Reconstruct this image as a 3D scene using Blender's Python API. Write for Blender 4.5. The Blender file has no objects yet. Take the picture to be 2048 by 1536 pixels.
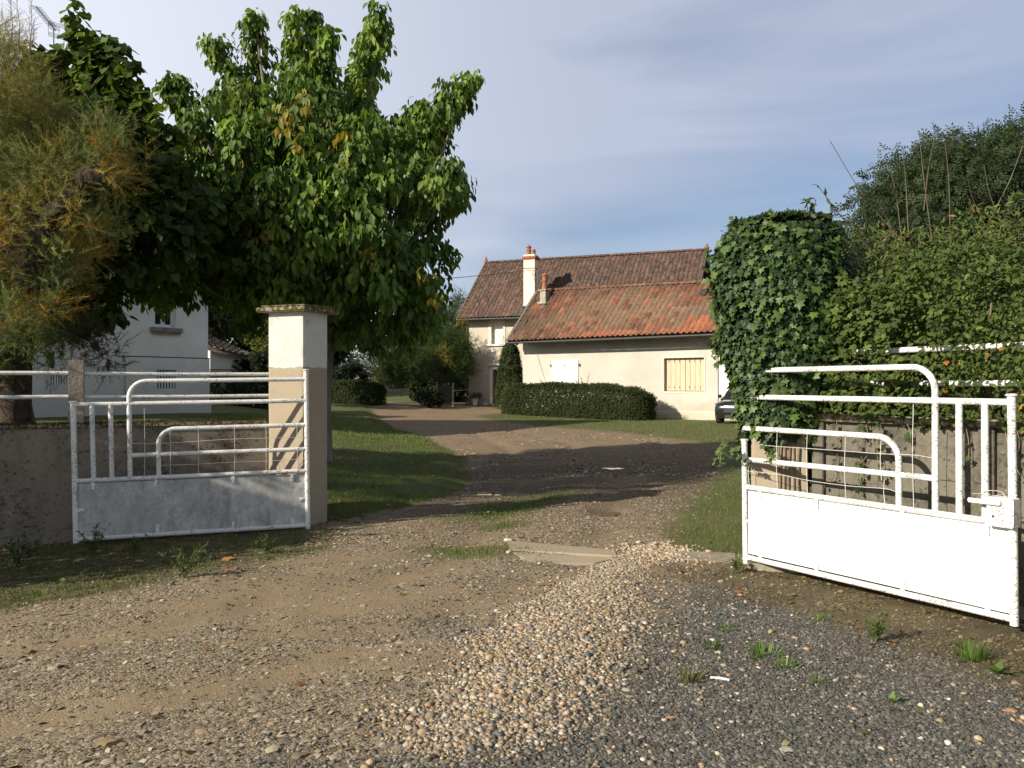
import bpy, bmesh, math, random
import numpy as np
from mathutils import Vector, Matrix

random.seed(11)
RNG = np.random.default_rng(11)
C = bpy.context.scene.collection
PI = math.pi
EYE, FOC, CX, CY = 1.62, 1658.0, 1024.0, 769.0
SUN_PHI, SUN_EL = math.radians(33), math.radians(25.5)


def P(px, py, Y):
    return np.array([(px - CX) / FOC * Y, Y, EYE - (py - CY) / FOC * Y])


# ------------------------------------------------------------------ numpy helpers
def sstep(a, b, x):
    t = np.clip((np.asarray(x, float) - a) / (b - a), 0, 1)
    return t * t * (3 - 2 * t)


def vnoise(x, y, seed=0):
    x = np.asarray(x, float); y = np.asarray(y, float)
    xi = np.floor(x); yi = np.floor(y)
    fx = x - xi; fy = y - yi
    fx = fx * fx * (3 - 2 * fx); fy = fy * fy * (3 - 2 * fy)

    def h(a, b):
        v = np.sin(a * 127.1 + b * 311.7 + seed * 74.7) * 43758.5453
        return v - np.floor(v)
    return (h(xi, yi) * (1 - fx) + h(xi + 1, yi) * fx) * (1 - fy) + (h(xi, yi + 1) * (1 - fx) + h(xi + 1, yi + 1) * fx) * fy


def fbm(x, y, seed=0, octv=3):
    s = 0; a = .5; t = 0
    for o in range(octv):
        s = s + a * vnoise(x * 2 ** o, y * 2 ** o, seed + o * 5); t += a; a *= .5
    return s / t


def poly_sd(poly, x, y):
    """signed distance to a polygon, negative inside"""
    x = np.asarray(x, float); y = np.asarray(y, float)
    d = np.full(x.shape, 1e18); ins = np.zeros(x.shape, bool)
    n = len(poly)
    for i in range(n):
        ax, ay = poly[i]; bx, by = poly[(i + 1) % n]
        ex, ey = bx - ax, by - ay
        t = np.clip(((x - ax) * ex + (y - ay) * ey) / (ex * ex + ey * ey + 1e-12), 0, 1)
        d = np.minimum(d, (x - ax - t * ex) ** 2 + (y - ay - t * ey) ** 2)
        c = (ay > y) != (by > y)
        with np.errstate(divide='ignore', invalid='ignore'):
            xx = ax + (y - ay) * ex / (ey if ey != 0 else 1e-12)
        ins ^= c & (x < xx)
    d = np.sqrt(d)
    return np.where(ins, -d, d)


def seg_dist(pts, x, y):
    d = np.full(np.shape(x), 1e18)
    for (ax, ay), (bx, by) in zip(pts[:-1], pts[1:]):
        ex, ey = bx - ax, by - ay
        t = np.clip(((x - ax) * ex + (y - ay) * ey) / (ex * ex + ey * ey + 1e-12), 0, 1)
        d = np.minimum(d, (x - ax - t * ex) ** 2 + (y - ay - t * ey) ** 2)
    return np.sqrt(d)


def unit(v):
    v = np.asarray(v, float)
    return v / (np.linalg.norm(v, axis=-1, keepdims=True) + 1e-12)


# ------------------------------------------------------------------ objects
def tag(o, label=None, cat=None, group=None, kind=None):
    if label: o['label'] = label
    if cat: o['category'] = cat
    if group: o['group'] = group
    if kind: o['kind'] = kind
    return o


def thing(name, label, cat, loc=(0, 0, 0), group=None):
    o = bpy.data.objects.new(name, None)
    o.empty_display_size = .2
    C.objects.link(o)
    o.location = Vector([float(a) for a in loc])
    return tag(o, label, cat, group)


def root_loc(o):
    while o.parent is not None:
        o = o.parent
    return np.array(o.location[:])


def np_obj(name, V, faces, mat, parent=None, col=None, fcol=None, smooth=False, loc=None):
    """faces: list of int arrays (M,k). loc: origin for a top-level mesh"""
    V = np.asarray(V, float)
    off = root_loc(parent) if parent is not None else (np.array(loc, float) if loc is not None else np.zeros(3))
    me = bpy.data.meshes.new(name)
    faces = [np.asarray(f, np.int64) for f in faces if len(f)]
    me.vertices.add(len(V))
    me.vertices.foreach_set('co', (V - off).astype(np.float32).ravel())
    nl = sum(f.size for f in faces); nf = sum(len(f) for f in faces)
    me.loops.add(nl); me.polygons.add(nf)
    me.loops.foreach_set('vertex_index', np.concatenate([f.ravel() for f in faces]).astype(np.int32))
    tot = np.concatenate([np.full(len(f), f.shape[1]) for f in faces])
    st = np.concatenate([[0], np.cumsum(tot)[:-1]])
    me.polygons.foreach_set('loop_start', st.astype(np.int32))
    try:
        me.polygons.foreach_set('loop_total', tot.astype(np.int32))
    except Exception:
        pass
    if smooth:
        me.polygons.foreach_set('use_smooth', np.ones(nf, bool))
    me.update(calc_edges=True)
    if col is not None:
        a = me.attributes.new('tint', 'FLOAT_COLOR', 'POINT')
        c4 = np.ones((len(V), 4), np.float32); c4[:, :3] = col
        a.data.foreach_set('color', c4.ravel())
    if fcol is not None:
        a = me.attributes.new('tint', 'FLOAT_COLOR', 'FACE')
        c4 = np.ones((nf, 4), np.float32); c4[:, :3] = fcol
        a.data.foreach_set('color', c4.ravel())
    me.materials.append(mat)
    o = bpy.data.objects.new(name, me)
    C.objects.link(o)
    if parent is not None:
        o.parent = parent
    elif loc is not None:
        o.location = Vector([float(a) for a in loc])
    return o


class MB:
    """collects simple solids, then builds ONE mesh"""
    def __init__(s): s.v = []; s.f = []

    def add(s, verts, faces):
        b = len(s.v)
        s.v += [tuple(float(c) for c in p) for p in verts]
        s.f += [tuple(b + i for i in f) for f in faces]
        return s

    def hexa(s, p):
        return s.add(p, [(0, 3, 2, 1), (4, 5, 6, 7), (0, 1, 5, 4), (1, 2, 6, 5), (2, 3, 7, 6), (3, 0, 4, 7)])

    def box(s, c, sz, t=(1, 0), tilt=0):
        """centre c, size (along t, across, up)"""
        t = np.array([t[0], t[1], 0.]); t /= np.linalg.norm(t); n = np.array([-t[1], t[0], 0.]); z = np.array([0, 0, 1.])
        c = np.array(c, float); a, b, h = np.array(sz) / 2.
        return s.hexa([c + i * a * t + j * b * n + k * h * z for k in (-1, 1) for i, j in ((-1, -1), (1, -1), (1, 1), (-1, 1))])

    def beam(s, a, b, w, h, up=(0, 0, 1)):
        a = np.array(a, float); b = np.array(b, float); d = unit(b - a); n = np.cross(d, up)
        n = unit(n); u = np.cross(n, d)
        return s.hexa([p + i * w / 2 * n + k * h / 2 * u for p, i, k in
                       ((a, -1, -1), (a, 1, -1), (b, 1, -1), (b, -1, -1), (a, -1, 1), (a, 1, 1), (b, 1, 1), (b, -1, 1))])

    def tube(s, pts, r, n=8, caps=True):
        pts = [np.array(p, float) for p in pts]
        m = len(pts)
        rr = r if hasattr(r, '__len__') else [r] * m
        T = []
        for i in range(m):
            T.append(unit(pts[min(i + 1, m - 1)] - pts[max(i - 1, 0)]))
        ref = np.array([0, 0, 1.]) if abs(T[0][2]) < .9 else np.array([1., 0, 0])
        N = unit(np.cross(T[0], ref))
        V = []
        for i in range(m):
            N = unit(N - T[i] * np.dot(N, T[i])); B = np.cross(T[i], N)
            for k in range(n):
                a = 2 * PI * k / n
                V.append(pts[i] + rr[i] * (math.cos(a) * N + math.sin(a) * B))
        F = []
        for i in range(m - 1):
            for k in range(n):
                k2 = (k + 1) % n
                F.append((i * n + k, i * n + k2, (i + 1) * n + k2, (i + 1) * n + k))
        if caps:
            F.append(tuple(range(n - 1, -1, -1))); F.append(tuple((m - 1) * n + k for k in range(n)))
        return s.add(V, F)

    def lathe(s, c, prof, n=14, caps=True):
        c = np.array(c, float); V = []; F = []
        for (r, z) in prof:
            for k in range(n):
                a = 2 * PI * k / n
                V.append(c + np.array([r * math.cos(a), r * math.sin(a), z]))
        for i in range(len(prof) - 1):
            for k in range(n):
                k2 = (k + 1) % n
                F.append((i * n + k, i * n + k2, (i + 1) * n + k2, (i + 1) * n + k))
        if caps:
            F.append(tuple(range(n - 1, -1, -1))); F.append(tuple((len(prof) - 1) * n + k for k in range(n)))
        return s.add(V, F)

    def quad(s, a, b, c, d): return s.add([a, b, c, d], [(0, 1, 2, 3)])

    def poly(s, pts): return s.add(pts, [tuple(range(len(pts)))])

    def build(s, name, mat, parent=None, smooth=False, bevel=0, loc=None):
        off = root_loc(parent) if parent is not None else (np.array(loc, float) if loc is not None else np.zeros(3))
        me = bpy.data.meshes.new(name)
        me.from_pydata([tuple(np.array(p) - off) for p in s.v], [], s.f)
        bm = bmesh.new(); bm.from_mesh(me)
        bmesh.ops.recalc_face_normals(bm, faces=bm.faces)
        if bevel:
            bmesh.ops.bevel(bm, geom=[e for e in bm.edges if len(e.link_faces) == 2 and e.calc_face_angle(0) > .5], offset=bevel,
                            segments=2, affect='EDGES', clamp_overlap=True)
        bm.to_mesh(me); bm.free()
        if smooth:
            me.polygons.foreach_set('use_smooth', np.ones(len(me.polygons), bool))
            try:
                me.set_sharp_from_angle(angle=math.radians(40))
            except Exception:
                pass
        me.update()
        me.materials.append(mat)
        o = bpy.data.objects.new(name, me); C.objects.link(o)
        if parent is not None: o.parent = parent
        elif loc is not None: o.location = Vector([float(a) for a in loc])
        return o


def bend(pts, n=6):
    """Catmull-Rom through points"""
    pts = [np.array(p, float) for p in pts]
    q = [2 * pts[0] - pts[1]] + pts + [2 * pts[-1] - pts[-2]]
    out = []
    for i in range(1, len(q) - 2):
        p0, p1, p2, p3 = q[i - 1], q[i], q[i + 1], q[i + 2]
        for k in range(n):
            t = k / n
            out.append(.5 * (2 * p1 + (p2 - p0) * t + (2 * p0 - 5 * p1 + 4 * p2 - p3) * t * t + (3 * p1 - p0 - 3 * p2 + p3) * t ** 3))
    out.append(pts[-1])
    return out


def plane_pt(px, py, A, B, off=0.):
    """where the sight line of a photo point meets the upright plane over the line A-B"""
    A = np.array(A[:2], float); B = np.array(B[:2], float); t = unit(B - A); n = np.array([t[1], -t[0]])
    A = A + n * off
    k = (px - CX) / FOC
    Y = np.dot(A, n) / (k * n[0] + n[1])
    return np.array([k * Y, Y, EYE - (py - CY) / FOC * Y])


class Wall:
    """upright frame: u along t from O, w outward, z up"""
    def __init__(s, O, t, out):
        s.O = np.array(O[:2], float); s.t = unit(np.array(t, float)); n = np.array([s.t[1], -s.t[0]])
        s.n = n if np.dot(n, out) > 0 else -n

    def p(s, u, w, z):
        q = s.O + u * s.t + w * s.n
        return np.array([q[0], q[1], z])

    def uz(s, px, py, w=0.):
        A = s.O + w * s.n
        q = plane_pt(px, py, A, A + s.t)
        return float(np.dot(q[:2] - s.O, s.t)), float(q[2])

    def box(s, mb, u0, u1, w0, w1, z0, z1):
        return mb.hexa([s.p(u, w, z) for z in (z0, z1) for u, w in ((u0, w0), (u1, w0), (u1, w1), (u0, w1))])

    def face(s, mb, u0, u1, z0, z1, holes, depth=.2):
        """front skin with reveals round its holes"""
        us = sorted({u0, u1, *[h[0] for h in holes], *[h[1] for h in holes]})
        zs = sorted({z0, z1, *[h[2] for h in holes], *[h[3] for h in holes]})
        for a, b in zip(us[:-1], us[1:]):
            for c, d in zip(zs[:-1], zs[1:]):
                m, k = (a + b) / 2, (c + d) / 2
                if any(h[0] < m < h[1] and h[2] < k < h[3] for h in holes): continue
                mb.quad(s.p(a, 0, c), s.p(b, 0, c), s.p(b, 0, d), s.p(a, 0, d))
        for (a, b, c, d) in [h[:4] for h in holes]:
            for (p, q) in (((a, c), (b, c)), ((b, c), (b, d)), ((b, d), (a, d)), ((a, d), (a, c))):
                mb.quad(s.p(p[0], 0, p[1]), s.p(q[0], 0, q[1]), s.p(q[0], -depth, q[1]), s.p(p[0], -depth, p[1]))
        return mb


# ------------------------------------------------------------------ materials
class NT:
    def __init__(s, name):
        s.m = bpy.data.materials.new(name); s.m.use_nodes = True
        s.t = s.m.node_tree; s.t.nodes.clear()
        s.out = s.n('ShaderNodeOutputMaterial')
        s.x = 0

    def n(s, typ, **kw):
        nd = s.t.nodes.new(typ)
        for k, v in kw.items(): setattr(nd, k, v)
        return nd

    def l(s, a, b): s.t.links.new(a, b)

    def setin(s, nd, **kw):
        for k, v in kw.items():
            k = k.replace('_', ' ')
            if hasattr(v, 'is_output') or isinstance(v, bpy.types.NodeSocket): s.l(v, nd.inputs[k])
            else: nd.inputs[k].default_value = v
        return nd

    def coord(s, scale=(1, 1, 1), which='Object'):
        tc = s.n('ShaderNodeTexCoord'); mp = s.n('ShaderNodeMapping'); mp.inputs['Scale'].default_value = scale
        s.l(tc.outputs[which], mp.inputs['Vector']); return mp.outputs['Vector']

    def noise(s, vec, scale, detail=4, rough=.55, dist=0):
        nd = s.n('ShaderNodeTexNoise'); s.l(vec, nd.inputs['Vector'])
        nd.inputs['Scale'].default_value = scale; nd.inputs['Detail'].default_value = detail
        nd.inputs['Roughness'].default_value = rough; nd.inputs['Distortion'].default_value = dist
        return nd.outputs['Fac']

    def ramp(s, fac, stops, interp='LINEAR'):
        nd = s.n('ShaderNodeValToRGB'); nd.color_ramp.interpolation = interp
        e = nd.color_ramp.elements
        while len(e) < len(stops): e.new(.5)
        for k, (p, c) in enumerate(stops):
            e[k].position = p
            e[k].color = (c, c, c, 1) if not hasattr(c, '__len__') else (*c, 1)
        s.l(fac, nd.inputs['Fac']); return nd.outputs['Color']

    def mix(s, fac, a, b, mode='MIX'):
        nd = s.n('ShaderNodeMix', data_type='RGBA', blend_type=mode)
        for sock, v in ((nd.inputs[0], fac), (nd.inputs[6], a), (nd.inputs[7], b)):
            if isinstance(v, bpy.types.NodeSocket): s.l(v, sock)
            elif hasattr(v, '__len__'): sock.default_value = (*v[:3], 1)
            else: sock.default_value = v
        return nd.outputs[2]

    def math(s, op, a, b=0.):
        nd = s.n('ShaderNodeMath', operation=op)
        for sock, v in ((nd.inputs[0], a), (nd.inputs[1], b)):
            if isinstance(v, bpy.types.NodeSocket): s.l(v, sock)
            else: sock.default_value = v
        return nd.outputs[0]

    def bump(s, h, strength=.3, dist=.01):
        nd = s.n('ShaderNodeBump'); nd.inputs['Strength'].default_value = strength; nd.inputs['Distance'].default_value = dist
        s.l(h, nd.inputs['Height']); return nd.outputs['Normal']

    def principled(s, col, rough=.6, normal=None, metal=0., spec=.5):
        b = s.n('ShaderNodeBsdfPrincipled')
        for k, v in (('Base Color', col), ('Roughness', rough), ('Metallic', metal), ('Specular IOR Level', spec)):
            if isinstance(v, bpy.types.NodeSocket): s.l(v, b.inputs[k])
            elif hasattr(v, '__len__'): b.inputs[k].default_value = (*v[:3], 1)
            else: b.inputs[k].default_value = v
        if normal is not None: s.l(normal, b.inputs['Normal'])
        s.bsdf = b
        return b

    def done(s, sh=None):
        s.l((sh or s.bsdf).outputs[0], s.out.inputs['Surface']); return s.m


def mat_simple(name, col, rough=.6, var=.15, scale=8, bump=.1, metal=0., spec=.5, bdist=.004, stretch=(1, 1, 1)):
    t = NT(name); v = t.coord(stretch)
    n1 = t.noise(v, scale, 5)
    c = np.array(col)
    colr = t.ramp(n1, [(.25, tuple(c * (1 - var))), (.75, tuple(np.clip(c * (1 + var), 0, 1)))])
    t.principled(colr, rough, t.bump(t.noise(v, scale * 6, 3), bump, bdist), metal, spec)
    return t.done()


def mat_stucco(name, col, stain=(.3, .26, .2), stain_amt=.5, low=(.0, .0), grain=90, patch=None, top=None):
    """rendered wall: broad tone drift, vertical run stains, damp foot, fine grain bump"""
    t = NT(name); v = t.coord()
    c = np.array(col)
    base = t.ramp(t.noise(v, .55, 5, .6), [(.3, tuple(c * .88)), (.7, tuple(np.clip(c * 1.07, 0, 1)))])
    base = t.mix(t.math('MULTIPLY', t.ramp(t.noise(v, 2.6, 6, .65), [(.5, 0.), (.72, 1.)]), .22), base, tuple(c * .72))
    vs = t.coord((1.6, 1.6, .18))
    st = t.ramp(t.noise(vs, 2.2, 6, .7), [(.55, 0.), (.8, 1.)])
    base = t.mix(t.math('MULTIPLY', st, stain_amt * .5), base, stain)
    if patch:
        base = t.mix(t.ramp(t.noise(v, .35, 2, .4, 1.), [(.56, 0.), (.6, .75)]), base, patch)
    if low[1] > 0:
        sx = t.n('ShaderNodeSeparateXYZ'); t.l(v, sx.inputs[0])
        z = t.math('ADD', sx.outputs['Z'], t.math('MULTIPLY', t.math('SUBTRACT', t.noise(v, 1.4, 5, .65), .5), low[1] * 1.4))
        m = t.n('ShaderNodeMapRange'); t.l(z, m.inputs['Value']); m.inputs['From Min'].default_value = low[0]; m.inputs['From Max'].default_value = low[0] + low[1]
        m.inputs['To Min'].default_value = .65; m.inputs['To Max'].default_value = 0.
        base = t.mix(m.outputs[0], base, stain)
    g = t.noise(v, grain, 3, .6)
    base = t.mix(.12, base, t.ramp(g, [(.3, tuple(c * .5)), (.7, tuple(np.clip(c * 1.25, 0, 1)))]))
    t.principled(base, .9, t.bump(g, .35, .006), spec=.2)
    return t.done()


def mat_leaf(name, trans=.3, rough=.45, spec=.4, gain=1.0):
    t = NT(name)
    at = t.n('ShaderNodeAttribute', attribute_name='tint')
    v = t.coord()
    c = t.mix(.5, at.outputs['Color'], t.mix(1.0, at.outputs['Color'], t.ramp(t.noise(v, 30, 2), [(.3, .55), (.7, 1.35)]), 'MULTIPLY'))
    b = t.principled(c, rough, None, spec=spec)
    tr = t.n('ShaderNodeBsdfTranslucent')
    t.l(t.mix(1.0, c, (1.25, 1.2, .55), 'MULTIPLY'), tr.inputs['Color'])
    mx = t.n('ShaderNodeMixShader'); mx.inputs[0].default_value = trans
    t.l(b.outputs[0], mx.inputs[1]); t.l(tr.outputs[0], mx.inputs[2])
    return t.done(mx)


def mat_tint(name, rough=.85, nscale=18, var=.3, bump=.3, bd=.006, spec=.25, speck=None):
    """colour from the piece's own tint, broken by grime"""
    t = NT(name); v = t.coord()
    at = t.n('ShaderNodeAttribute', attribute_name='tint')
    n1 = t.noise(v, nscale, 5, .65)
    c = t.mix(1.0, at.outputs['Color'], t.ramp(n1, [(.3, 1 - var), (.7, 1 + var)]), 'MULTIPLY')
    if speck:
        c = t.mix(t.ramp(t.noise(v, speck[1], 4, .7), [(speck[2], 0.), (speck[2] + .06, .85)]), c, speck[0])
    t.principled(c, rough, t.bump(t.noise(v, nscale * 4, 3), bump, bd), spec=spec)
    return t.done()


def mat_paint(name, col=(.8, .8, .78), speck=.62, rust=.0, scale=55, rough=.4, speck_col=(.16, .15, .13), streak=0.):
    t = NT(name); v = t.coord()
    base = t.ramp(t.noise(v, 3., 4), [(.3, tuple(np.array(col) * .93)), (.7, tuple(col))])
    big = t.noise(v, 5.5, 3, .6)
    n = t.math('ADD', t.noise(v, scale, 4, .75), t.math('MULTIPLY', t.math('SUBTRACT', big, .5), .42))
    base = t.mix(t.ramp(n, [(speck, 0.), (speck + .05, .85)]), base, speck_col)
    if rust:
        base = t.mix(t.math('MULTIPLY', t.ramp(t.noise(v, 9, 5, .7), [(.62, 0.), (.7, 1.)]), rust), base, (.28, .12, .05))
    if streak:
        vs = t.coord((2.2, 2.2, 1.1))
        base = t.mix(t.math('MULTIPLY', t.ramp(t.noise(vs, 2.2, 9, .78), [(.41, 0.), (.64, .85)]), streak), base, (.2, .195, .165))
        base = t.mix(t.math('MULTIPLY', t.ramp(t.noise(v, 1.3, 8, .75), [(.44, 0.), (.62, .85)]), streak * .75), base, (.34, .34, .31))
        base = t.mix(t.math('MULTIPLY', t.ramp(t.noise(v, 26, 5, .75), [(.5, 0.), (.64, .8)]), streak * .6), base, (.22, .22, .19))
    t.principled(base, rough, t.bump(n, .15, .002))
    return t.done()
# ================================================================== THE LAY OF THE LAND
WALL_L = [(-2.85, 9.68), (-30.0, -3.3)]          # left entrance wall runs from its pillar towards the road
LAWN = [(-2.15, 9.75), (-1.45, 10.7), (-.92, 12.1), (-.74, 13.4), (-.77, 14.7), (-1.0, 17.5), (-1.4, 20), (-2.76, 25.7), (-4.2, 29.8),
        (-6.3, 38), (-8.8, 50), (-70, 62), (-70, -22.4), (-30, -3.3), (-2.85, 9.68)]
VERGE = [(1.55, 8.15), (1.72, 9.2), (2.15, 10.6), (2.9, 12.6), (3.7, 14.6), (4.5, 17.2), (5.3, 19.7), (7.5, 20.5), (11, 18.5), (9, 9), (4.0, 6.2), (2.75, 7.3), (2.1, 7.65)]
YARD = [(5.6, 22.6), (3.9, 27.2), (1.6, 31.4), (-.6, 35.2), (-1.7, 38.5), (-.2, 42.5), (2, 44), (12, 36), (18, 28), (9, 21.6)]
BACK = [(-9.8, 52.5), (-4.6, 49.0), (-2.6, 48.4), (8, 60), (8, 140), (-60, 140), (-60, 60)]
GREY = [(-1.6, 2.6), (-1.2, 3.3), (-.6, 3.62), (-.15, 3.85), (.3, 4.2), (.72, 5.0), (1.05, 6.1), (1.4, 6.75), (2.2, 6.9), (2.9, 6.6), (9, -2), (9, -12), (-3, -12)]
MOSS_L = [(-1.9, 9.1), (-1.7, 8.6), (-2.14, 7.7), (-2.6, 7.1), (-3.0, 6.5), (-3.75, 6.0), (-6, 4.6), (-9, 3.2), (-9, 6.7), (-2.8, 9.7)]
MOSS_R = [(1.2, 7.2), (1.3, 6.7), (1.65, 6.2), (2.0, 5.6), (2.35, 4.9), (2.7, 4.2), (5.5, 3.0), (4.5, 6.2), (2.6, 7.2), (2.0, 7.6)]
RIDGE = [(-.2, 3.7), (.04, 4.35), (.32, 5.4), (.6, 6.3), (.85, 7.05), (1.2, 7.9)]
STRIPS = [((.1, 11.2, .55, 1.5), .5), ((-.35, 8.15, .65, .38), -.2), ((-.1, 9.6, .3, .35), .3)]
RUTS = [[(-6, 3.4), (-2.6, 5.4), (-.6, 7.4), (-.3, 9.5), (0.2, 12), (.5, 17), (-.6, 24), (-2.5, 33)],
        [(-5, 2.2), (-1.4, 4.6), (.6, 7.2), (1.15, 9.5), (1.5, 12), (2.0, 17), (1.4, 24), (-1.2, 33)],
        [(-6.5, 4.6), (-3.0, 6.0), (-1.2, 7.6), (-.9, 9.6), (-.4, 12)]]
PUDDLES = [(-.42, 17.0, .24, .34, .1), (-.36, 12.35, .20, .15, 0.0), (1.26, 10.75, .20, .30, .25), (2.1, 16.3, .30, .22, -.1)]


def base_h(x, y):
    t = np.clip(((y - 28) - .9 * (x + 1)) / 21., 0, 1)
    h = .52 * t * t * sstep(30, 14, x) + .75 * (sstep(49, 64, y) - sstep(68, 95, y)) * sstep(5, -3, x)
    d = np.maximum(-poly_sd(LAWN, x, y), 0)
    h = h + .74 * sstep(-.3, 7.2, d) * (1 - sstep(27, 43, y)) + .07 * sstep(0, .5, d)
    h = h - .09 * sstep(-2.4, -5.5, x) * sstep(11, 7, y) * (1 - sstep(0, .2, d))
    return h


def ground_h(x, y):
    x = np.asarray(x, float); y = np.asarray(y, float)
    h = base_h(x, y)
    far = 1 / (1 + np.maximum(y - 10, 0) * .03)
    h = h + ((fbm(x * .75, y * .75, 3, 3) - .5) * .06 + (fbm(x * 3.2, y * 3.2, 9, 3) - .5) * .026) * far
    h = h + .025 * np.exp(-(seg_dist(RIDGE, x, y) / .32) ** 2) * sstep(8.2, 6.5, y)
    # wheel ruts
    for pts, dep in (([(-6, 3.4), (-2.6, 5.4), (-.6, 7.4), (-.3, 9.5), (0.2, 12), (.5, 17), (-.6, 24), (-2.5, 33)], .035),
                     ([(-5, 2.2), (-1.4, 4.6), (.6, 7.2), (1.15, 9.5), (1.5, 12), (2.0, 17), (1.4, 24), (-1.2, 33)], .03)):
        h = h - dep * np.exp(-(seg_dist(pts, x, y) / .28) ** 2)
    for (cx, cy, a, b, s) in PUDDLES:
        r = ((x - cx - s * (y - cy)) / (a * 1.2)) ** 2 + ((y - cy) / (b * 1.2)) ** 2
        h = h - .045 * np.exp(-r ** 2)
    return h


def gz(x, y): return float(ground_h(np.array([x]), np.array([y]))[0])


def G(px, py, z=None):
    """ground point under a photo point"""
    Y = EYE * FOC / (py - CY)
    for _ in range(12):
        X = (px - CX) / FOC * Y
        zz = gz(X, Y) if z is None else z
        Y = .5 * Y + .5 * (EYE - zz) * FOC / (py - CY)
    X = (px - CX) / FOC * Y
    return np.array([X, Y, gz(X, Y)])


def zones(x, y):
    jit = (fbm(x * 2.1, y * 2.1, 21, 3) - .5) * .8
    jf = (fbm(x * 9, y * 9, 31, 2) - .5) * .25
    s_, c_ = math.sin(.44), math.cos(.44)
    u, v = x * c_ + y * s_, -x * s_ + y * c_
    z = {}
    gr = np.zeros(np.shape(x))
    for pl, soft in ((LAWN, .12), (VERGE, .25), (YARD, .5), (BACK, .5)):
        gr = np.maximum(gr, sstep(soft, -soft, poly_sd(pl, x, y) + jf + jit * soft))
    for (cx, cy, a, b), s in STRIPS:
        r = np.sqrt(((x - cx - s * (y - cy)) / a) ** 2 + ((y - cy) / b) ** 2) + jit * .7
        gr = np.maximum(gr, .8 * sstep(1.1, .6, r))
    gr = np.maximum(gr, np.maximum(sstep(17, 19, x) * sstep(8, 14, y), sstep(61, 64, y)))
    z['grass'] = gr
    mo = np.maximum(sstep(.3, -.3, poly_sd(MOSS_L, x, y) + jit * .5 + jf), .95 * sstep(.35, -.35, poly_sd(MOSS_R, x, y) + jit * .7 + jf))
    z['moss'] = mo
    z['grey'] = sstep(.42, -.5, poly_sd(GREY, x, y) + jit * .7 + jf * 1.6)
    z['ridge'] = np.exp(-(seg_dist(RIDGE, x, y) / np.interp(y, [3, 4.3, 5.5, 7], [.3, .42, .44, .26])) ** 2 * (1 + jit)) * sstep(8.6, 7.4, y) * sstep(3.35, 4.0, y)
    z['earth'] = sstep(12.5, 19, y)
    z['darkened'] = np.exp(-((y - 14.5) / 4.6) ** 2) * sstep(.3, .62, fbm(x * .5, y * .35, 45, 3) + .12) * sstep(-3, -1, x)  # band of darker soil across the middle of the drive, broken by noise
    z['grey'] = np.maximum(z['grey'], .45 * sstep(.62, .76, fbm(u * .5 + 7, v * 1.7, 48, 3)) * sstep(.6, -.4, x) * sstep(9, 7, y))
    rd = np.minimum(np.minimum(seg_dist(RUTS[0], x, y), seg_dist(RUTS[1], x, y)), seg_dist(RUTS[2], x, y))
    z['dirt'] = np.maximum(sstep(.50, .72, fbm(u * .6, v * 2.2, 44, 4) + .12 * sstep(9, 14, y)), .95 * np.exp(-(rd / .26) ** 2) * sstep(.3, .55, fbm(u * .9, v * 1.5, 46, 3)))
    return z


def build_ground():
    def axis(lo, hi, step, farlo, farhi, g):
        a = list(np.arange(lo, hi, step)); s = step
        while a[-1] < farhi: s *= g; a.append(a[-1] + s)
        s = step; b = [lo]
        while b[-1] > farlo: s *= g; b.append(b[-1] - s)
        return np.array(b[:0:-1] + a)
    xs = axis(-6.2, 4.6, .055, -420, 420, 1.055); ys = axis(2.6, 15, .055, -60, 700, 1.035)
    X, Y = np.meshgrid(xs, ys); nx, ny = len(xs), len(ys)
    H = ground_h(X, Y)
    V = np.stack([X, Y, H], -1).reshape(-1, 3)
    i, j = np.meshgrid(np.arange(nx - 1), np.arange(ny - 1)); a = (j * nx + i).ravel()
    F = np.stack([a, a + 1, a + nx + 1, a + nx], 1)
    fx = .5 * (X[:-1, :-1] + X[1:, 1:]).ravel(); fy = .5 * (Y[:-1, :-1] + Y[1:, 1:]).ravel()
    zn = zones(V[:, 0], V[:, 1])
    lab = np.zeros(len(F), int)                                    # 0 driveway 1 forecourt 2 lawn 3 verge 4 yard grass 5 back field
    gate = fy - (9.2 + (fx + 2.27) * -.4434)
    lab[gate < 0] = 1
    lab[poly_sd(LAWN, fx, fy) < 0] = 2
    lab[poly_sd(VERGE, fx, fy) < 0] = 3
    lab[poly_sd(YARD, fx, fy) < 0] = 4
    lab[(poly_sd(BACK, fx, fy) < 0) | (fx > 18) & (gate > 0) | (fy > 62)] = 5
    m = mat_ground()
    for k, nm in enumerate(('driveway', 'gravel_forecourt', 'lawn', 'grass_verge', 'yard_lawn', 'field')):
        f = F[lab == k]
        use, inv = np.unique(f.ravel(), return_inverse=True)
        o = np_obj(nm, V[use], [inv.reshape(-1, 4)], m, smooth=True)
        for key in ('grass', 'moss', 'grey', 'dirt', 'ridge', 'darkened', 'earth'):
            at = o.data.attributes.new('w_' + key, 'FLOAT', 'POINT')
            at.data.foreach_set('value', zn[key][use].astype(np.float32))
        tag(o, kind='structure')


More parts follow.
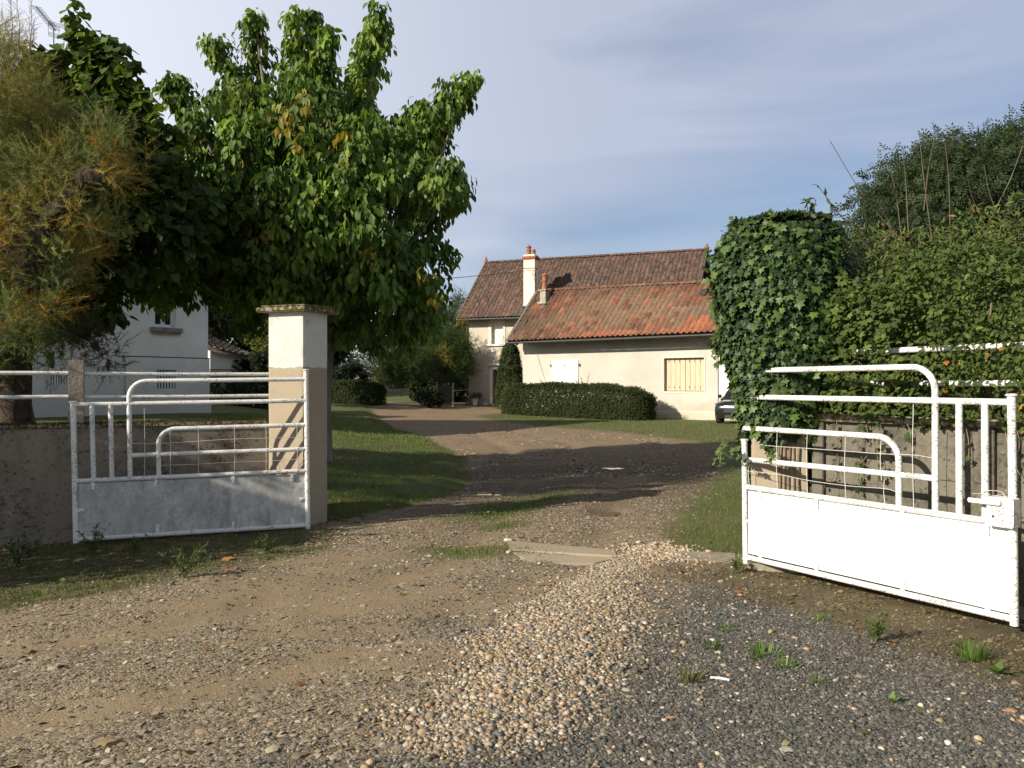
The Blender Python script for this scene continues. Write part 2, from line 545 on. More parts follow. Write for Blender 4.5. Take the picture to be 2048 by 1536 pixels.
def mat_ground():
    t = NT('ground_soil_gravel_grass'); v = t.coord()
    A = {k: t.n('ShaderNodeAttribute', attribute_name='w_' + k).outputs['Fac'] for k in ('grass', 'moss', 'grey', 'dirt', 'ridge', 'darkened', 'earth')}

    def stones(scale, stops, rnd=1.0):
        vo = t.n('ShaderNodeTexVoronoi'); t.l(v, vo.inputs['Vector']); vo.inputs['Scale'].default_value = scale; vo.inputs['Randomness'].default_value = rnd
        sp = t.n('ShaderNodeSeparateColor'); t.l(vo.outputs['Color'], sp.inputs[0])
        return t.ramp(sp.outputs[0], stops), vo.outputs['Distance']
    beige, dB = stones(85, [(0, (.13, .095, .065)), (.3, (.22, .165, .11)), (.62, (.30, .235, .165)), (.86, (.40, .335, .25)), (1, (.52, .47, .39))])
    grey, dG = stones(120, [(0, (.04, .039, .035)), (.3, (.072, .07, .063)), (.6, (.112, .107, .094)), (.85, (.17, .158, .133)), (.95, (.36, .33, .29)), (1, (.52, .5, .46))])
    fine = t.noise(v, 120, 4, .7)
    soil = t.mix(t.noise(v, 1.3, 6, .62), (.150, .110, .066), (.285, .222, .138))
    soil = t.mix(t.math('MULTIPLY', t.ramp(t.noise(v, .8, 4), [(.52, 0.), (.7, 1.)]), .5), soil, (.235, .155, .10))
    soil = t.mix(.32, soil, t.ramp(fine, [(.3, (.08, .06, .04)), (.75, (.46, .37, .27))]))
    stony = t.math('SUBTRACT', 1., t.math('MULTIPLY', A['dirt'], .85))
    c = t.mix(t.math('MULTIPLY', stony, .62), soil, beige)
    c = t.mix(A['grey'], c, t.mix(t.math('MULTIPLY', t.ramp(t.noise(v, 1.6, 4), [(.42, 0.), (.62, 1.)]), .75), grey, (.125, .10, .07)))
    c = t.mix(t.math('MULTIPLY', A['ridge'], .8), c, beige)
    c = t.mix(t.math('MULTIPLY', A['dirt'], .6), c, t.mix(t.noise(v, 2.4, 6, .7), (.20, .145, .086), (.34, .255, .158)))
    ea = t.mix(t.noise(v, .9, 7, .68), (.15, .105, .066), (.29, .21, .135))
    ea = t.mix(t.math('MULTIPLY', t.ramp(t.noise(v, 3.5, 6, .75), [(.5, 0.), (.66, 1.)]), .5), ea, (.12, .085, .055))
    c = t.mix(t.math('MULTIPLY', A['earth'], .8), c, ea)
    c = t.mix(t.math('MULTIPLY', A['darkened'], .85), c, t.mix(t.noise(v, 5, 5, .7), (.06, .045, .03), (.125, .095, .062)))
    mn = t.noise(v, 14, 6, .7)
    moss = t.ramp(mn, [(.3, (.04, .032, .018)), (.46, (.07, .058, .028)), (.56, (.06, .072, .02)), (.72, (.105, .135, .03))])
    px_ = t.n('ShaderNodeSeparateXYZ'); t.l(v, px_.inputs[0])
    moss = t.mix(t.math('MULTIPLY', t.math('GREATER_THAN', px_.outputs[0], .5), .7), moss, t.ramp(mn, [(.3, (.06, .043, .026)), (.5, (.115, .085, .05)), (.66, (.15, .115, .065)), (.78, (.10, .105, .04))]))
    c = t.mix(t.math('MULTIPLY', A['moss'], t.ramp(t.noise(v, 7, 5, .7), [(.28, .25), (.55, 1.)])), c, moss)
    gn = t.noise(v, 3.2, 6, .7); gs = t.noise(v, 60, 3, .7)
    grass = t.mix(gn, (.06, .092, .022), (.13, .165, .048))
    grass = t.mix(.45, grass, t.ramp(gs, [(.3, (.03, .032, .012)), (.7, (.14, .16, .05))]))
    grass = t.mix(t.math('MULTIPLY', t.ramp(t.noise(v, 1.3, 6, .66), [(.42, 0.), (.66, 1.)]), .7), grass, (.15, .12, .06))
    c = t.mix(A['grass'], c, grass)
    hs = t.math('MULTIPLY', t.math('ADD', t.math('MULTIPLY', dB, -.6), t.math('MULTIPLY', fine, .5)), t.math('SUBTRACT', 1., t.math('MULTIPLY', A['dirt'], .75)))
    hg = t.math('MULTIPLY', dG, -1.)
    mh = t.n('ShaderNodeMix', data_type='FLOAT'); t.l(A['grey'], mh.inputs[0]); t.l(hs, mh.inputs[2]); t.l(hg, mh.inputs[3])
    h = t.math('ADD', mh.outputs[0], t.math('MULTIPLY', mn, .6))
    t.principled(c, .92, t.bump(h, .9, .014), spec=.2)
    return t.done()


# ------------------------------------------------------------------ loose stones
def ico():
    p = (1 + 5 ** .5) / 2
    v = unit(np.array([(-1, p, 0), (1, p, 0), (-1, -p, 0), (1, -p, 0), (0, -1, p), (0, 1, p), (0, -1, -p), (0, 1, -p), (p, 0, -1), (p, 0, 1), (-p, 0, -1), (-p, 0, 1)], float))
    f = np.array([(0, 11, 5), (0, 5, 1), (0, 1, 7), (0, 7, 10), (0, 10, 11), (1, 5, 9), (5, 11, 4), (11, 10, 2), (10, 7, 6), (7, 1, 8), (3, 9, 4), (3, 4, 2), (3, 2, 6),
                  (3, 6, 8), (3, 8, 9), (4, 9, 5), (2, 4, 11), (6, 2, 10), (8, 6, 7), (9, 8, 1)])
    return v, f


def scatter_stones(name, xy, r, col, mat, flat=.62, low=False):
    n = len(xy)
    if low:
        tv = np.array([(1, 0, 0), (0, 1, 0), (-1, 0, 0), (0, -1, 0), (0, 0, 1), (.7, .7, .45)], float)
        tv = np.array([(1, 0, -.2), (.3, .95, 0), (-.8, .6, -.1), (-.8, -.6, 0), (.3, -.95, -.2), (.05, 0, 1.)], float)
        tf = np.array([(0, 1, 5), (1, 2, 5), (2, 3, 5), (3, 4, 5), (4, 0, 5)])
    else:
        tv, tf = ico()
    k = len(tv)
    a = RNG.uniform(0, 2 * PI, n); el = RNG.uniform(.68, 1.35, n)
    sc = np.stack([r * el, r / el ** .5, r * RNG.uniform(flat * .75, flat * 1.25, n)], 1)
    jit = RNG.uniform(.78, 1.2, (n, k, 1))
    p = tv[None] * jit * sc[:, None, :]
    tilt = RNG.normal(0, .28, n)
    ct, st = np.cos(tilt)[:, None], np.sin(tilt)[:, None]
    p = np.stack([p[..., 0], p[..., 1] * ct - p[..., 2] * st, p[..., 1] * st + p[..., 2] * ct], -1)
    ca, sa = np.cos(a)[:, None], np.sin(a)[:, None]
    p = np.stack([p[..., 0] * ca - p[..., 1] * sa, p[..., 0] * sa + p[..., 1] * ca, p[..., 2]], -1)
    z = ground_h(xy[:, 0], xy[:, 1]) + sc[:, 2] * RNG.uniform(.1, .55, n)
    p = p + np.stack([xy[:, 0], xy[:, 1], z], -1)[:, None, :]
    F = (tf[None] + (np.arange(n) * k)[:, None, None]).reshape(-1, 3)
    o = np_obj(name, p.reshape(-1, 3), [F], mat, col=np.repeat(col, k, 0), smooth=not low)
    return tag(o, kind='stuff')


def pal(cols, n, jit=.18):
    cols = np.array(cols, float)
    c = cols[RNG.integers(0, len(cols), n)]
    return np.clip(c * RNG.uniform(1 - jit, 1 + jit, (n, 1)) * RNG.uniform(.95, 1.05, (n, 3)), 0, 1)


def rand_region(n, x0, x1, y0, y1, fn):
    """rejection sample, denser towards the viewer's end"""
    out = []
    got = 0
    while got < n:
        x = RNG.uniform(x0, x1, n); y = y0 + (y1 - y0) * RNG.uniform(0, 1, n) ** 1.35
        k = RNG.uniform(0, 1, n) < fn(x, y)
        out.append(np.stack([x[k], y[k]], 1)); got += k.sum()
    return np.concatenate(out)[:n]


def build_stones():
    m = mat_tint('pebble_stone', .75, 60, .22, .2, .002)
    B = [(.37, .285, .185), (.31, .235, .15), (.44, .36, .255), (.25, .19, .125), (.35, .255, .155), (.41, .345, .26), (.21, .185, .16), (.35, .235, .145), (.15, .148, .145), (.47, .43, .36), (.27, .22, .165)]
    Gy = [(.09, .09, .083), (.12, .117, .106), (.07, .071, .066), (.155, .147, .128), (.098, .10, .095), (.21, .19, .158), (.078, .077, .07), (.115, .10, .078)]
    fr = lambda x, y: np.clip(zones(x, y)['ridge'] * 1.25 - .2 + .5 * (fbm(x * 3, y * 3, 23) - .5), 0, 1)
    xy = rand_region(17000, -1.9, 1.8, 3.3, 7.9, fr)
    scatter_stones('pebble_gravel', xy, RNG.gamma(4, .0019, len(xy)) + .003, pal([tuple(.86 * k for k in q) for q in B], len(xy)), m)
    fg = lambda x, y: zones(x, y)['grey'] * np.clip(1 - 1.15 * zones(x, y)['moss'], 0, 1) * .9
    xy = rand_region(46000, -1.4, 3.6, 3.3, 6.7, fg)
    scatter_stones('grey_gravel', xy, RNG.gamma(6, .00105, len(xy)) + .0022, pal(Gy, len(xy)), m, low=True)
    xy = rand_region(1500, -1.4, 3.6, 3.3, 6.9, fg); x2 = np.stack([np.interp(q := RNG.uniform(3.2, 7.5, 2600), [3.3, 4.3, 5.4, 7], [-.36, 0, .36, .84]) + RNG.normal(.08, .5, 2600), q], 1); xy = np.concatenate([xy, x2])
    scatter_stones('mixed_pebbles', xy, RNG.gamma(5, .0015, len(xy)) + .003, pal(B + Gy + Gy, len(xy)), m)

    def fl(x, y):
        z = zones(x, y)
        return (1 - z['grey']) * (1 - .92 * z['moss']) * (1 - z['grass']) * (.12 + .88 * (1 - z['dirt']))
    xy = rand_region(34000, -5.2, 1.4, 3.3, 9.2, fl)
    scatter_stones('track_gravel', xy, RNG.gamma(2.8, .0028, len(xy)) + .0028, pal([(.26, .21, .143), (.22, .175, .118), (.18, .145, .098), (.31, .26, .185), (.17, .15, .12), (.25, .19, .125), (.36, .315, .24), (.14, .12, .09)], len(xy)), m, flat=.30, low=True)
    xy = rand_region(9000, -2.2, 4.5, 8.4, 15, lambda x, y: (1 - zones(x, y)['grass']) * (.15 + .85 * (1 - zones(x, y)['dirt'])))
    scatter_stones('drive_gravel', xy, RNG.gamma(5, .002, len(xy)) + .003, pal([(.27, .21, .145), (.24, .19, .13), (.22, .165, .115), (.33, .275, .2), (.24, .175, .125)], len(xy)), m, flat=.45, low=True)
    xy = rand_region(5000, -4, 6, 14.5, 33, lambda x, y: (1 - zones(x, y)['grass']) * np.clip(fbm(x * .8, y * .5, 77) * 3 - 1.2, .03, 1))
    scatter_stones('drive_gravel', xy, RNG.gamma(4, .0042, len(xy)) + .005, pal([(.24, .18, .12), (.2, .15, .1), (.28, .22, .155), (.34, .28, .2)], len(xy)), m, flat=.45, low=True)
    for nn, x0, x1, y0, y1, pl, cl in ((11000, 1.2, 4.4, 3.6, 7.6, MOSS_R, [(.12, .09, .055), (.09, .068, .042), (.16, .12, .07), (.10, .10, .04), (.20, .155, .095), (.07, .055, .035)]),
                                       (7000, -6, -1.6, 5.4, 9.4, MOSS_L, [(.08, .065, .035), (.06, .05, .028), (.09, .10, .035), (.13, .11, .06), (.07, .085, .028)])):
        xy = rand_region(nn, x0, x1, y0, y1, lambda x, y: sstep(.25, -.3, poly_sd(pl, x, y) + .5 * (fbm(x * 3, y * 3, 78) - .5)) * np.clip(fbm(x * 5, y * 5, 79) * 3 - .9, .05, 1))
        scatter_stones('soil_crumbs', xy, RNG.gamma(3, .0021, nn) + .002, pal(cl, nn, .3), m, flat=.6, low=True)
    # the heap of chippings spilled against the right hand edge of the threshold
    xy = np.stack([RNG.normal(1.42, .16, 900), RNG.normal(7.95, .2, 900)], 1)
    scatter_stones('chippings', xy, RNG.gamma(6, .0019, 900) + .004, pal([(.34, .265, .185), (.38, .295, .205), (.30, .225, .16), (.42, .345, .26)], 900), m)


# ------------------------------------------------------------------ leaves and blades
def tmpl(kind):
    if kind == 'ovate':
        v = [(0, 0, 0), (-.27, .38, .05), (.27, .38, .05), (0, .45, -.03), (-.2, .7, -.03), (.2, .7, -.03), (0, 1, -.2)]
        f = [(0, 2, 3), (0, 3, 1), (3, 2, 5), (1, 3, 4), (3, 5, 6), (4, 3, 6)]
    elif kind == 'lance':
        v = [(0, 0, 0), (-.17, .42, .04), (.17, .42, .04), (0, .5, -.02), (0, 1, -.14)]
        f = [(0, 2, 3), (0, 3, 1), (3, 2, 4), (1, 3, 4)]
    elif kind == 'round':
        v = [(0, .08, 0), (-.36, 0, .04), (-.5, .38, .05), (-.34, .74, .0), (0, 1.0, -.1), (.34, .74, 0), (.5, .38, .05), (.36, 0, .04), (0, .42, -.04)]
        f = [(8, i, i + 1) for i in range(0, 7)] + [(8, 7, 0)]
        f = [(8, b, a) for (_, a, b) in f]
    elif kind == 'ivy':
        o = [(0, 0), (.22, -.14), (.52, .06), (.3, .26), (.5, .56), (.2, .6), (0, 1.02), (-.2, .6), (-.5, .56), (-.3, .26), (-.52, .06), (-.22, -.14)]
        v = [(x, y, -.18 * (x * x + (y - .4) ** 2)) for x, y in o] + [(0, .36, .05)]
        f = [(12, i, (i + 1) % 12) for i in range(12)]
    elif kind == 'diamond':
        v = [(0, 0, 0), (-.28, .5, .03), (.28, .5, .03), (0, 1, 0)]
        f = [(0, 2, 1), (1, 2, 3)]
    elif kind == 'blade':
        v = [(-.5, 0, 0), (.5, 0, 0), (.28, .6, 0), (-.28, .6, 0), (0, 1, -.0)]
        v = [(x * .1, y, .22 * y * y) for x, y, z in v]
        f = [(0, 1, 2), (0, 2, 3), (3, 2, 4)]
    elif kind == 'plume':                                        # feathery spray: a stem with hair-fine leaflets
        rs = np.random.default_rng(5)
        v = [(-.012, 0, 0), (.012, 0, 0), (0, 1, -.12)]; f = [(0, 1, 2)]
        for k in range(22):
            y = .08 + .9 * k / 22; a = rs.uniform(0, 2 * PI); L = (.32 * (1 - y * .62)) * rs.uniform(.7, 1.2)
            d = np.array([math.cos(a) * .75, .62, math.sin(a) * .6]); s = np.array([-math.sin(a), 0.1, math.cos(a)]) * .013
            b = np.array([0, y, -.12 * y * y]); i = len(v)
            v += [tuple(b - s), tuple(b + s), tuple(b + d * L)]; f += [(i, i + 1, i + 2)]
    elif kind == 'sprig':                                         # small-leaved twig of a clipped hedge
        rs = np.random.default_rng(8); v = []; f = []
        for k in range(9):
            y = .1 + .9 * k / 9; a = rs.uniform(0, 2 * PI); L = .42 * rs.uniform(.8, 1.2)
            d = unit(np.array([math.cos(a), .5, math.sin(a)])); s = unit(np.cross(d, (0, 1, .2))) * .13
            b = np.array([0, y, 0]); i = len(v)
            v += [tuple(b), tuple(b + d * L * .5 + s), tuple(b + d * L), tuple(b + d * L * .5 - s)]; f += [(i, i + 1, i + 2), (i, i + 2, i + 3)]
    elif kind == 'pinnate':                                       # ash-like compound leaf
        v = []; f = []
        for k in range(7):
            y = .15 + .14 * k; sgn = (-1, 1)[k % 2]
            d = np.array([sgn * .85, .5, -.25]) if k < 6 else np.array([0, 1, -.2])
            d = unit(d) * .42; s = unit(np.cross(d, (0, 0, 1.))) * .085; b = np.array([0, y, -.1 * y]); i = len(v)
            v += [tuple(b), tuple(b + d * .5 + s), tuple(b + d), tuple(b + d * .5 - s)]; f += [(i, i + 1, i + 2), (i, i + 2, i + 3)]
    return np.array(v, float), np.array(f)


def leaf_data(kind, O, D, N, S, col, wid=1.0):
    tv, tf = tmpl(kind); k = len(tv); n = len(O)
    D = unit(D); N = unit(N - D * (N * D).sum(1, keepdims=True)); X = np.cross(D, N)
    p = tv[None] * S[:, None, None]
    p = p * np.array([wid, 1, 1])
    V = O[:, None, :] + p[..., :1] * X[:, None, :] + p[..., 1:2] * D[:, None, :] + p[..., 2:3] * N[:, None, :]
    F = (tf[None] + (np.arange(n) * k)[:, None, None]).reshape(-1, 3)
    return V.reshape(-1, 3), F, np.repeat(col, k, 0)


def join(parts):
    V = []; F = []; Cc = []; b = 0
    for v, f, c in parts:
        V.append(v); F.append(f + b); Cc.append(c); b += len(v)
    return np.concatenate(V), np.concatenate(F), np.concatenate(Cc)


def rnd_dir(n):
    return unit(RNG.normal(0, 1, (n, 3)))


def clump_leaves(cen, rad, per, kind, size, droop=.7, out=.5, cols=None, jit=.2, fan=3, spread=.5, wid=1., flat=.8, up=.5):
    """hanging groups of leaves round clump centres; each clump has its own tone"""
    cen = np.asarray(cen, float); rad = np.asarray(rad, float)
    m = len(cen); per = np.asarray(per, int) if hasattr(per, '__len__') else np.full(m, per)
    idx = np.repeat(np.arange(m), per); n = len(idx)
    d = rnd_dir(n); d[:, 2] *= flat
    r = RNG.uniform(0, 1, n) ** .45
    pos = cen[idx] + d * (rad[idx] * r)[:, None]
    ct = pal(cols, m, .12)
    P0 = []; Dd = []; Nn = []; Ss = []; Cc = []
    for q in range(fan):
        dd = unit(d * out + np.array([0, 0, -droop]) + RNG.normal(0, spread, (n, 3)))
        nn = unit(d * .5 + np.array([0, 0, up]) + RNG.normal(0, .35, (n, 3)))
        P0.append(pos + RNG.normal(0, size * .25, (n, 3))); Dd.append(dd); Nn.append(nn)
        Ss.append(size * RNG.uniform(.65, 1.25, n)); Cc.append(np.clip(ct[idx] * RNG.uniform(1 - jit, 1 + jit, (n, 1)), 0, 1))
    return leaf_data(kind, np.concatenate(P0), np.concatenate(Dd), np.concatenate(Nn), np.concatenate(Ss), np.concatenate(Cc), wid)


def poly_clumps(poly, n, Yc, half, edge_px=None, bias=.6, ymin=None):
    """points through a rounded crown whose side view is the given outline"""
    poly = [tuple(p) for p in poly]
    xs = [p[0] for p in poly]; ys = [p[1] for p in poly]
    out = []; D = []
    while len(out) < n:
        x = RNG.uniform(min(xs), max(xs), 4 * n); y = RNG.uniform(min(ys), max(ys), 4 * n)
        sd = -poly_sd(poly, x, y); k = sd > 0
        x, y, sd = x[k], y[k], sd[k]
        e = edge_px or sd.max()
        t = np.clip(sd / e, 0, 1)
        dep = half * np.sqrt(np.clip(1 - (1 - t) ** 2, .02, 1))
        s = RNG.choice([-1, 1], len(x)) * RNG.uniform(0, 1, len(x)) ** bias
        for a, b, c in zip(x, y, Yc + s * dep):
            if len(out) < n: out.append(P(a, b, c))
    return np.array(out)


def grass_blades(name, xy, h, cols, mat, wid=1., lean=.5, label=None):
    n = len(xy)
    z = ground_h(xy[:, 0], xy[:, 1]) - .004
    O = np.stack([xy[:, 0], xy[:, 1], z], 1)
    a = RNG.uniform(0, 2 * PI, n)
    D = np.stack([np.cos(a) * lean * RNG.uniform(.2, 1.2, n), np.sin(a) * lean * RNG.uniform(.2, 1.2, n), np.ones(n)], 1)
    N = -np.stack([np.cos(a), np.sin(a), np.zeros(n)], 1)
    V, F, c = leaf_data('blade', O, D, N, h, pal(cols, n, .25), wid)
    tone = fbm(xy[:, 0] * 1.4, xy[:, 1] * 1.4, 66, 3); k = len(c) // n
    dryness = np.repeat(sstep(.46, .66, tone), k)[:, None] * .6; c = c * np.repeat(.7 + .6 * fbm(xy[:, 0] * 4, xy[:, 1] * 4, 67), k)[:, None]
    c = np.clip(c * (1 - dryness) + np.array([.17, .14, .065]) * dryness, 0, 1)
    return tag(np_obj(name, V, [F], mat, col=c), kind='stuff')
# ================================================================== GATES, PILLARS, ENTRANCE WALLS
def make_mats():
    M = {}
    M['pipe'] = mat_paint('old_white_paint', (.82, .82, .80), .532, .9, 85)
    M['pipe_lichen'] = mat_paint('lichened_white_paint', (.70, .70, .68), .552, .6, 65, .6, (.15, .15, .13))
    M['panel_clean'] = mat_paint('white_sheet_metal', (.80, .80, .77), .68, .4, 60, .35)
    M['panel_dirty'] = mat_paint('weathered_white_sheet_metal', (.58, .585, .58), .66, .3, 50, .5, streak=1.)
    M['wire'] = mat_simple('galvanised_wire', (.62, .6, .55), .5, .15, 30, metal=.3)
    M['concrete'] = mat_simple('old_concrete', (.27, .235, .185), .95, .45, 5, .6, spec=.15, bdist=.01)
    M['bark'] = mat_simple('bark', (.10, .075, .052), .95, .45, 7, 1., spec=.1, bdist=.03, stretch=(1, 1, .3))
    M['bark_grey'] = mat_simple('grey_bark', (.20, .175, .145), .95, .4, 8, .9, spec=.1, bdist=.02, stretch=(1, 1, .3))
    M['dead_shoot'] = mat_simple('dead_shoot_bark', (.15, .12, .085), .9, .3, 12, .3, spec=.15)
    M['limb'] = mat_simple('dark_limb_bark', (.07, .055, .042), .95, .6, 9, 1., spec=.1, bdist=.03)
    M['twig'] = mat_simple('twig_bark', (.24, .19, .13), .9, .3, 12, .3, spec=.15)
    M['leaf'] = mat_leaf('leaf', .36, .55, .25)
    M['leaf_gloss'] = mat_leaf('glossy_leaf', .18, .5, .3)
    M['leaf_dry'] = mat_leaf('matt_leaf', .38, .7, .2)
    M['zinc'] = mat_simple('zinc', (.045, .044, .043), .55, .25, 5, .1, metal=.4)
    M['dark_wood'] = mat_simple('dark_wood', (.045, .032, .024), .7, .3, 6, .3, stretch=(6, 6, .6))
    M['terracotta'] = mat_simple('terracotta', (.31, .125, .07), .85, .28, 7, .3, spec=.2)
    M['white_plain'] = mat_simple('white_paint', (.70, .70, .67), .5, .04, 4)
    M['glass'] = mat_simple('window_glass', (.02, .022, .025), .08, .1, 1, 0, spec=.6)
    M['soffit'] = mat_simple('old_timber', (.10, .08, .06), .85, .3, 6, .3)
    return M


def make_pillar_mat():
    t = NT('two_tone_pillar_render'); v = t.coord()
    sx = t.n('ShaderNodeSeparateXYZ'); t.l(v, sx.inputs[0])
    z = t.math('ADD', sx.outputs['Z'], t.math('MULTIPLY', t.math('SUBTRACT', t.noise(v, 6, 5, .6), .5), .13))
    k = t.math('GREATER_THAN', z, 1.80)
    lo = t.mix(t.noise(v, 2.5, 6, .65), (.30, .248, .182), (.40, .335, .25))
    lo = t.mix(t.math('MULTIPLY', t.ramp(t.noise(v, 9, 6, .7), [(.56, 0.), (.7, 1.)]), .35), lo, (.25, .2, .15))
    hi = t.mix(t.noise(v, 3.5, 5, .6), (.52, .505, .46), (.66, .64, .59))
    hi = t.mix(t.math('MULTIPLY', t.ramp(t.noise(v, 5, 6, .7), [(.5, 0.), (.66, 1.)]), .55), hi, (.36, .35, .33))
    c = t.mix(k, lo, hi)
    t.principled(c, .92, t.bump(t.math('ADD', t.noise(v, 110, 3, .6), t.math('MULTIPLY', k, .6)), .5, .006), spec=.2)
    return t.done()


def make_moss_mat():
    t = NT('mossy_concrete'); v = t.coord()
    c = t.mix(t.noise(v, 9, 5, .65), (.19, .17, .13), (.34, .30, .24))
    sx = t.n('ShaderNodeSeparateXYZ'); g = t.n('ShaderNodeNewGeometry'); t.l(g.outputs['Normal'], sx.inputs[0])
    m = t.math('ADD', t.noise(v, 22, 6, .75), t.math('MULTIPLY', sx.outputs['Z'], .2))
    c = t.mix(t.ramp(m, [(.45, 0.), (.53, 1.)]), c, t.mix(t.noise(v, 4, 3), (.065, .032, .014), (.09, .085, .02)))
    t.principled(c, .95, t.bump(m, .8, .015), spec=.1)
    return t.done()


def make_wall_mat(name, a, b, stain, ribs=False):
    t = NT(name); v = t.coord()
    c = t.mix(t.noise(v, 1.1, 6, .65), a, b)
    c = t.mix(t.math('MULTIPLY', t.ramp(t.noise(v, 1.7, 7, .72), [(.46, 0.), (.62, 1.)]), .8), c, stain)
    vs = t.coord((4, 4, .5))
    c = t.mix(t.math('MULTIPLY', t.ramp(t.noise(vs, 1.6, 7, .75), [(.5, 0.), (.7, 1.)]), .3), c, tuple(np.array(stain) * .6))
    c = t.mix(t.math('MULTIPLY', t.ramp(t.noise(v, 60, 4, .7), [(.56, 0.), (.68, 1.)]), .4), c, tuple(np.array(b) * 1.35))
    c = t.mix(t.math('MULTIPLY', t.ramp(t.math('ADD', t.noise(v, 24, 4, .7), t.math('MULTIPLY', t.noise(v, 1.8, 3), .3)), [(.72, 0.), (.77, 1.)]), .75), c, (.045, .04, .033))
    vo = t.n('ShaderNodeTexVoronoi', feature='DISTANCE_TO_EDGE'); t.l(t.coord((1, 1, .7)), vo.inputs['Vector']); vo.inputs['Scale'].default_value = 1.15
    nz = t.noise(v, 5, 4)
    crack = t.ramp(t.math('ADD', vo.outputs['Distance'], t.math('MULTIPLY', t.math('SUBTRACT', nz, .38), .035)), [(.0, 1.), (.014, 0.)])
    if not ribs: c = t.mix(t.math('MULTIPLY', crack, .55), c, (.1, .085, .07))
    t.principled(c, .95, t.bump(t.noise(v, 70, 5, .7), .6, .008), spec=.15)
    return t.done()


def build_gate(label, A, B, hinge, free, rails, curved, uprights, panel, wires_h, wires_v, clips, M, r, pmat, lichen, lock=None, caps=()):
    """rails and bars are given as sight points on the upright plane of the open leaf"""
    q = lambda p, off=0.: plane_pt(p[0], p[1], A, B, off)
    base = q(hinge[1]); base[2] = gz(base[0], base[1])
    g = thing('entrance_gate', label, 'gate', base)
    pm = M['pipe_lichen'] if lichen else M['pipe']
    for nm, (a, b) in (('hinge_post', hinge), ('end_post', free)):
        mb = MB().tube([q(a), q(b)], r * 1.12, 12)
        mb.lathe(q(a) + np.array([0, 0, -.004]), [(r * 1.12, 0), (r * 1.6, .003), (r * 1.6, .012), (r * .9, .018)], 12)
        mb.build(nm, M['pipe'], g, True)
    for a, b in rails:
        MB().tube([q(a), q(.5 * (np.array(a) + np.array(b))), q(b)], r, 10).build('rail', pm, g, True)
    for (a, cnr, b) in curved:
        pa, pc, pb = q(a), q(cnr), q(b)
        rad = .17 if abs(pa[2] - pb[2]) > .5 else .14
        d1, d2 = unit(pa - pc), unit(pb - pc)
        arc = [pc + d1 * rad * (1 - math.sin(t)) + d2 * rad * (1 - math.cos(t)) for t in np.linspace(0, PI / 2, 9)]
        MB().tube([pa, .5 * (pa + arc[0])] + arc + [.5 * (arc[-1] + pb), pb], r, 10).build('curved_rail', pm, g, True)
    for a, b in uprights:
        MB().tube([q(a), q(b)], r, 10).build('upright_bar', pm, g, True)
    # sheet
    p4 = [q(p) for p in panel]
    n = unit(np.cross(p4[1] - p4[0], p4[3] - p4[0])); n = n if n[1] < 0 else -n
    mb = MB(); cu = []
    N1 = 14
    for i in range(N1 + 1):
        t = i / N1
        for s in (0, 1):
            bot = p4[3] * (1 - t) + p4[2] * t; top = p4[0] * (1 - t) + p4[1] * t
            w = .004 * math.sin(t * 9 + s * 2)
            cu.append((bot if s == 0 else top) + n * w)
    fr = [c + n * .0015 for c in cu]; bk = [c - n * .0015 for c in cu]
    F = []
    k = len(cu)
    for i in range(N1):
        a = 2 * i
        F += [(a, a + 2, a + 3, a + 1), (k + a, k + a + 1, k + a + 3, k + a + 2), (a, k + a, k + a + 2, a + 2), (a + 1, a + 3, k + a + 3, k + a + 1)]
    F += [(0, 1, k + 1, k), (k - 2, 2 * k - 2, 2 * k - 1, k - 1)]
    mb.add(fr + bk, F)
    pan = mb.build('panel', pmat, g)
    hor = unit(p4[1] - p4[0])
    for (x, y, vert) in clips:
        c = q((x, y)) + n * .010
        d = np.array([0, 0, 1.]) if vert else hor
        s = hor if vert else np.array([0, 0, 1.])
        b = MB()
        L, W = .09, .034
        b.hexa([c + i * L / 2 * d + j * W / 2 * s + k2 * n * .004 for k2 in (-1, 1) for i, j in ((-1, -1), (1, -1), (1, 1), (-1, 1))])
        b.tube([c + n * .003 - d * .012, c + n * .012 - d * .012], .008, 6)
        b.build('clip', M['pipe'], pan, bevel=.0015)
    for pts in wires_h + wires_v:
        pp = [q(p, .0) + n * (r * 1.02) for p in pts]
        MB().tube(bend(pp, 5), .0026, 5).build('wire', M['wire'], g, True)
    if lock:
        c = q(lock) + n * .02
        b = MB().hexa([c + i * .085 * hor + j * .05 * n + k2 * np.array([0, 0, .095]) for k2 in (-1, 1) for i, j in ((-1, -1), (1, -1), (1, 1), (-1, 1))])
        lk = b.build('lock_box', M['pipe'], g, bevel=.006)
        h = c - hor * .09 + n * .065 + np.array([0, 0, .062])
        MB().hexa([h + i * .105 * hor + j * .012 * n + k2 * np.array([0, 0, .015]) for k2 in (-1, 1) for i, j in ((-1, -1), (1, -1), (1, 1), (-1, 1))]).build('latch_handle', M['pipe'], lk, bevel=.005)
        kh = c - hor * .04 + n * .0515 + np.array([0, 0, -.03])
        MB().tube([kh - n * .001, kh + n * .002], .009, 10).build('keyhole', M['dark_wood'], lk)
        w = c + np.array([0, 0, .11])
        for k2 in range(3):
            pts = [w + RNG.normal(0, .035, 3) * np.array([1, 1, .6]) + hor * (.07 - .05 * i) for i in range(5)]
            MB().tube(bend(pts, 4), .0022, 5).build('binding_wire', M['wire'], lk, True)
    return g


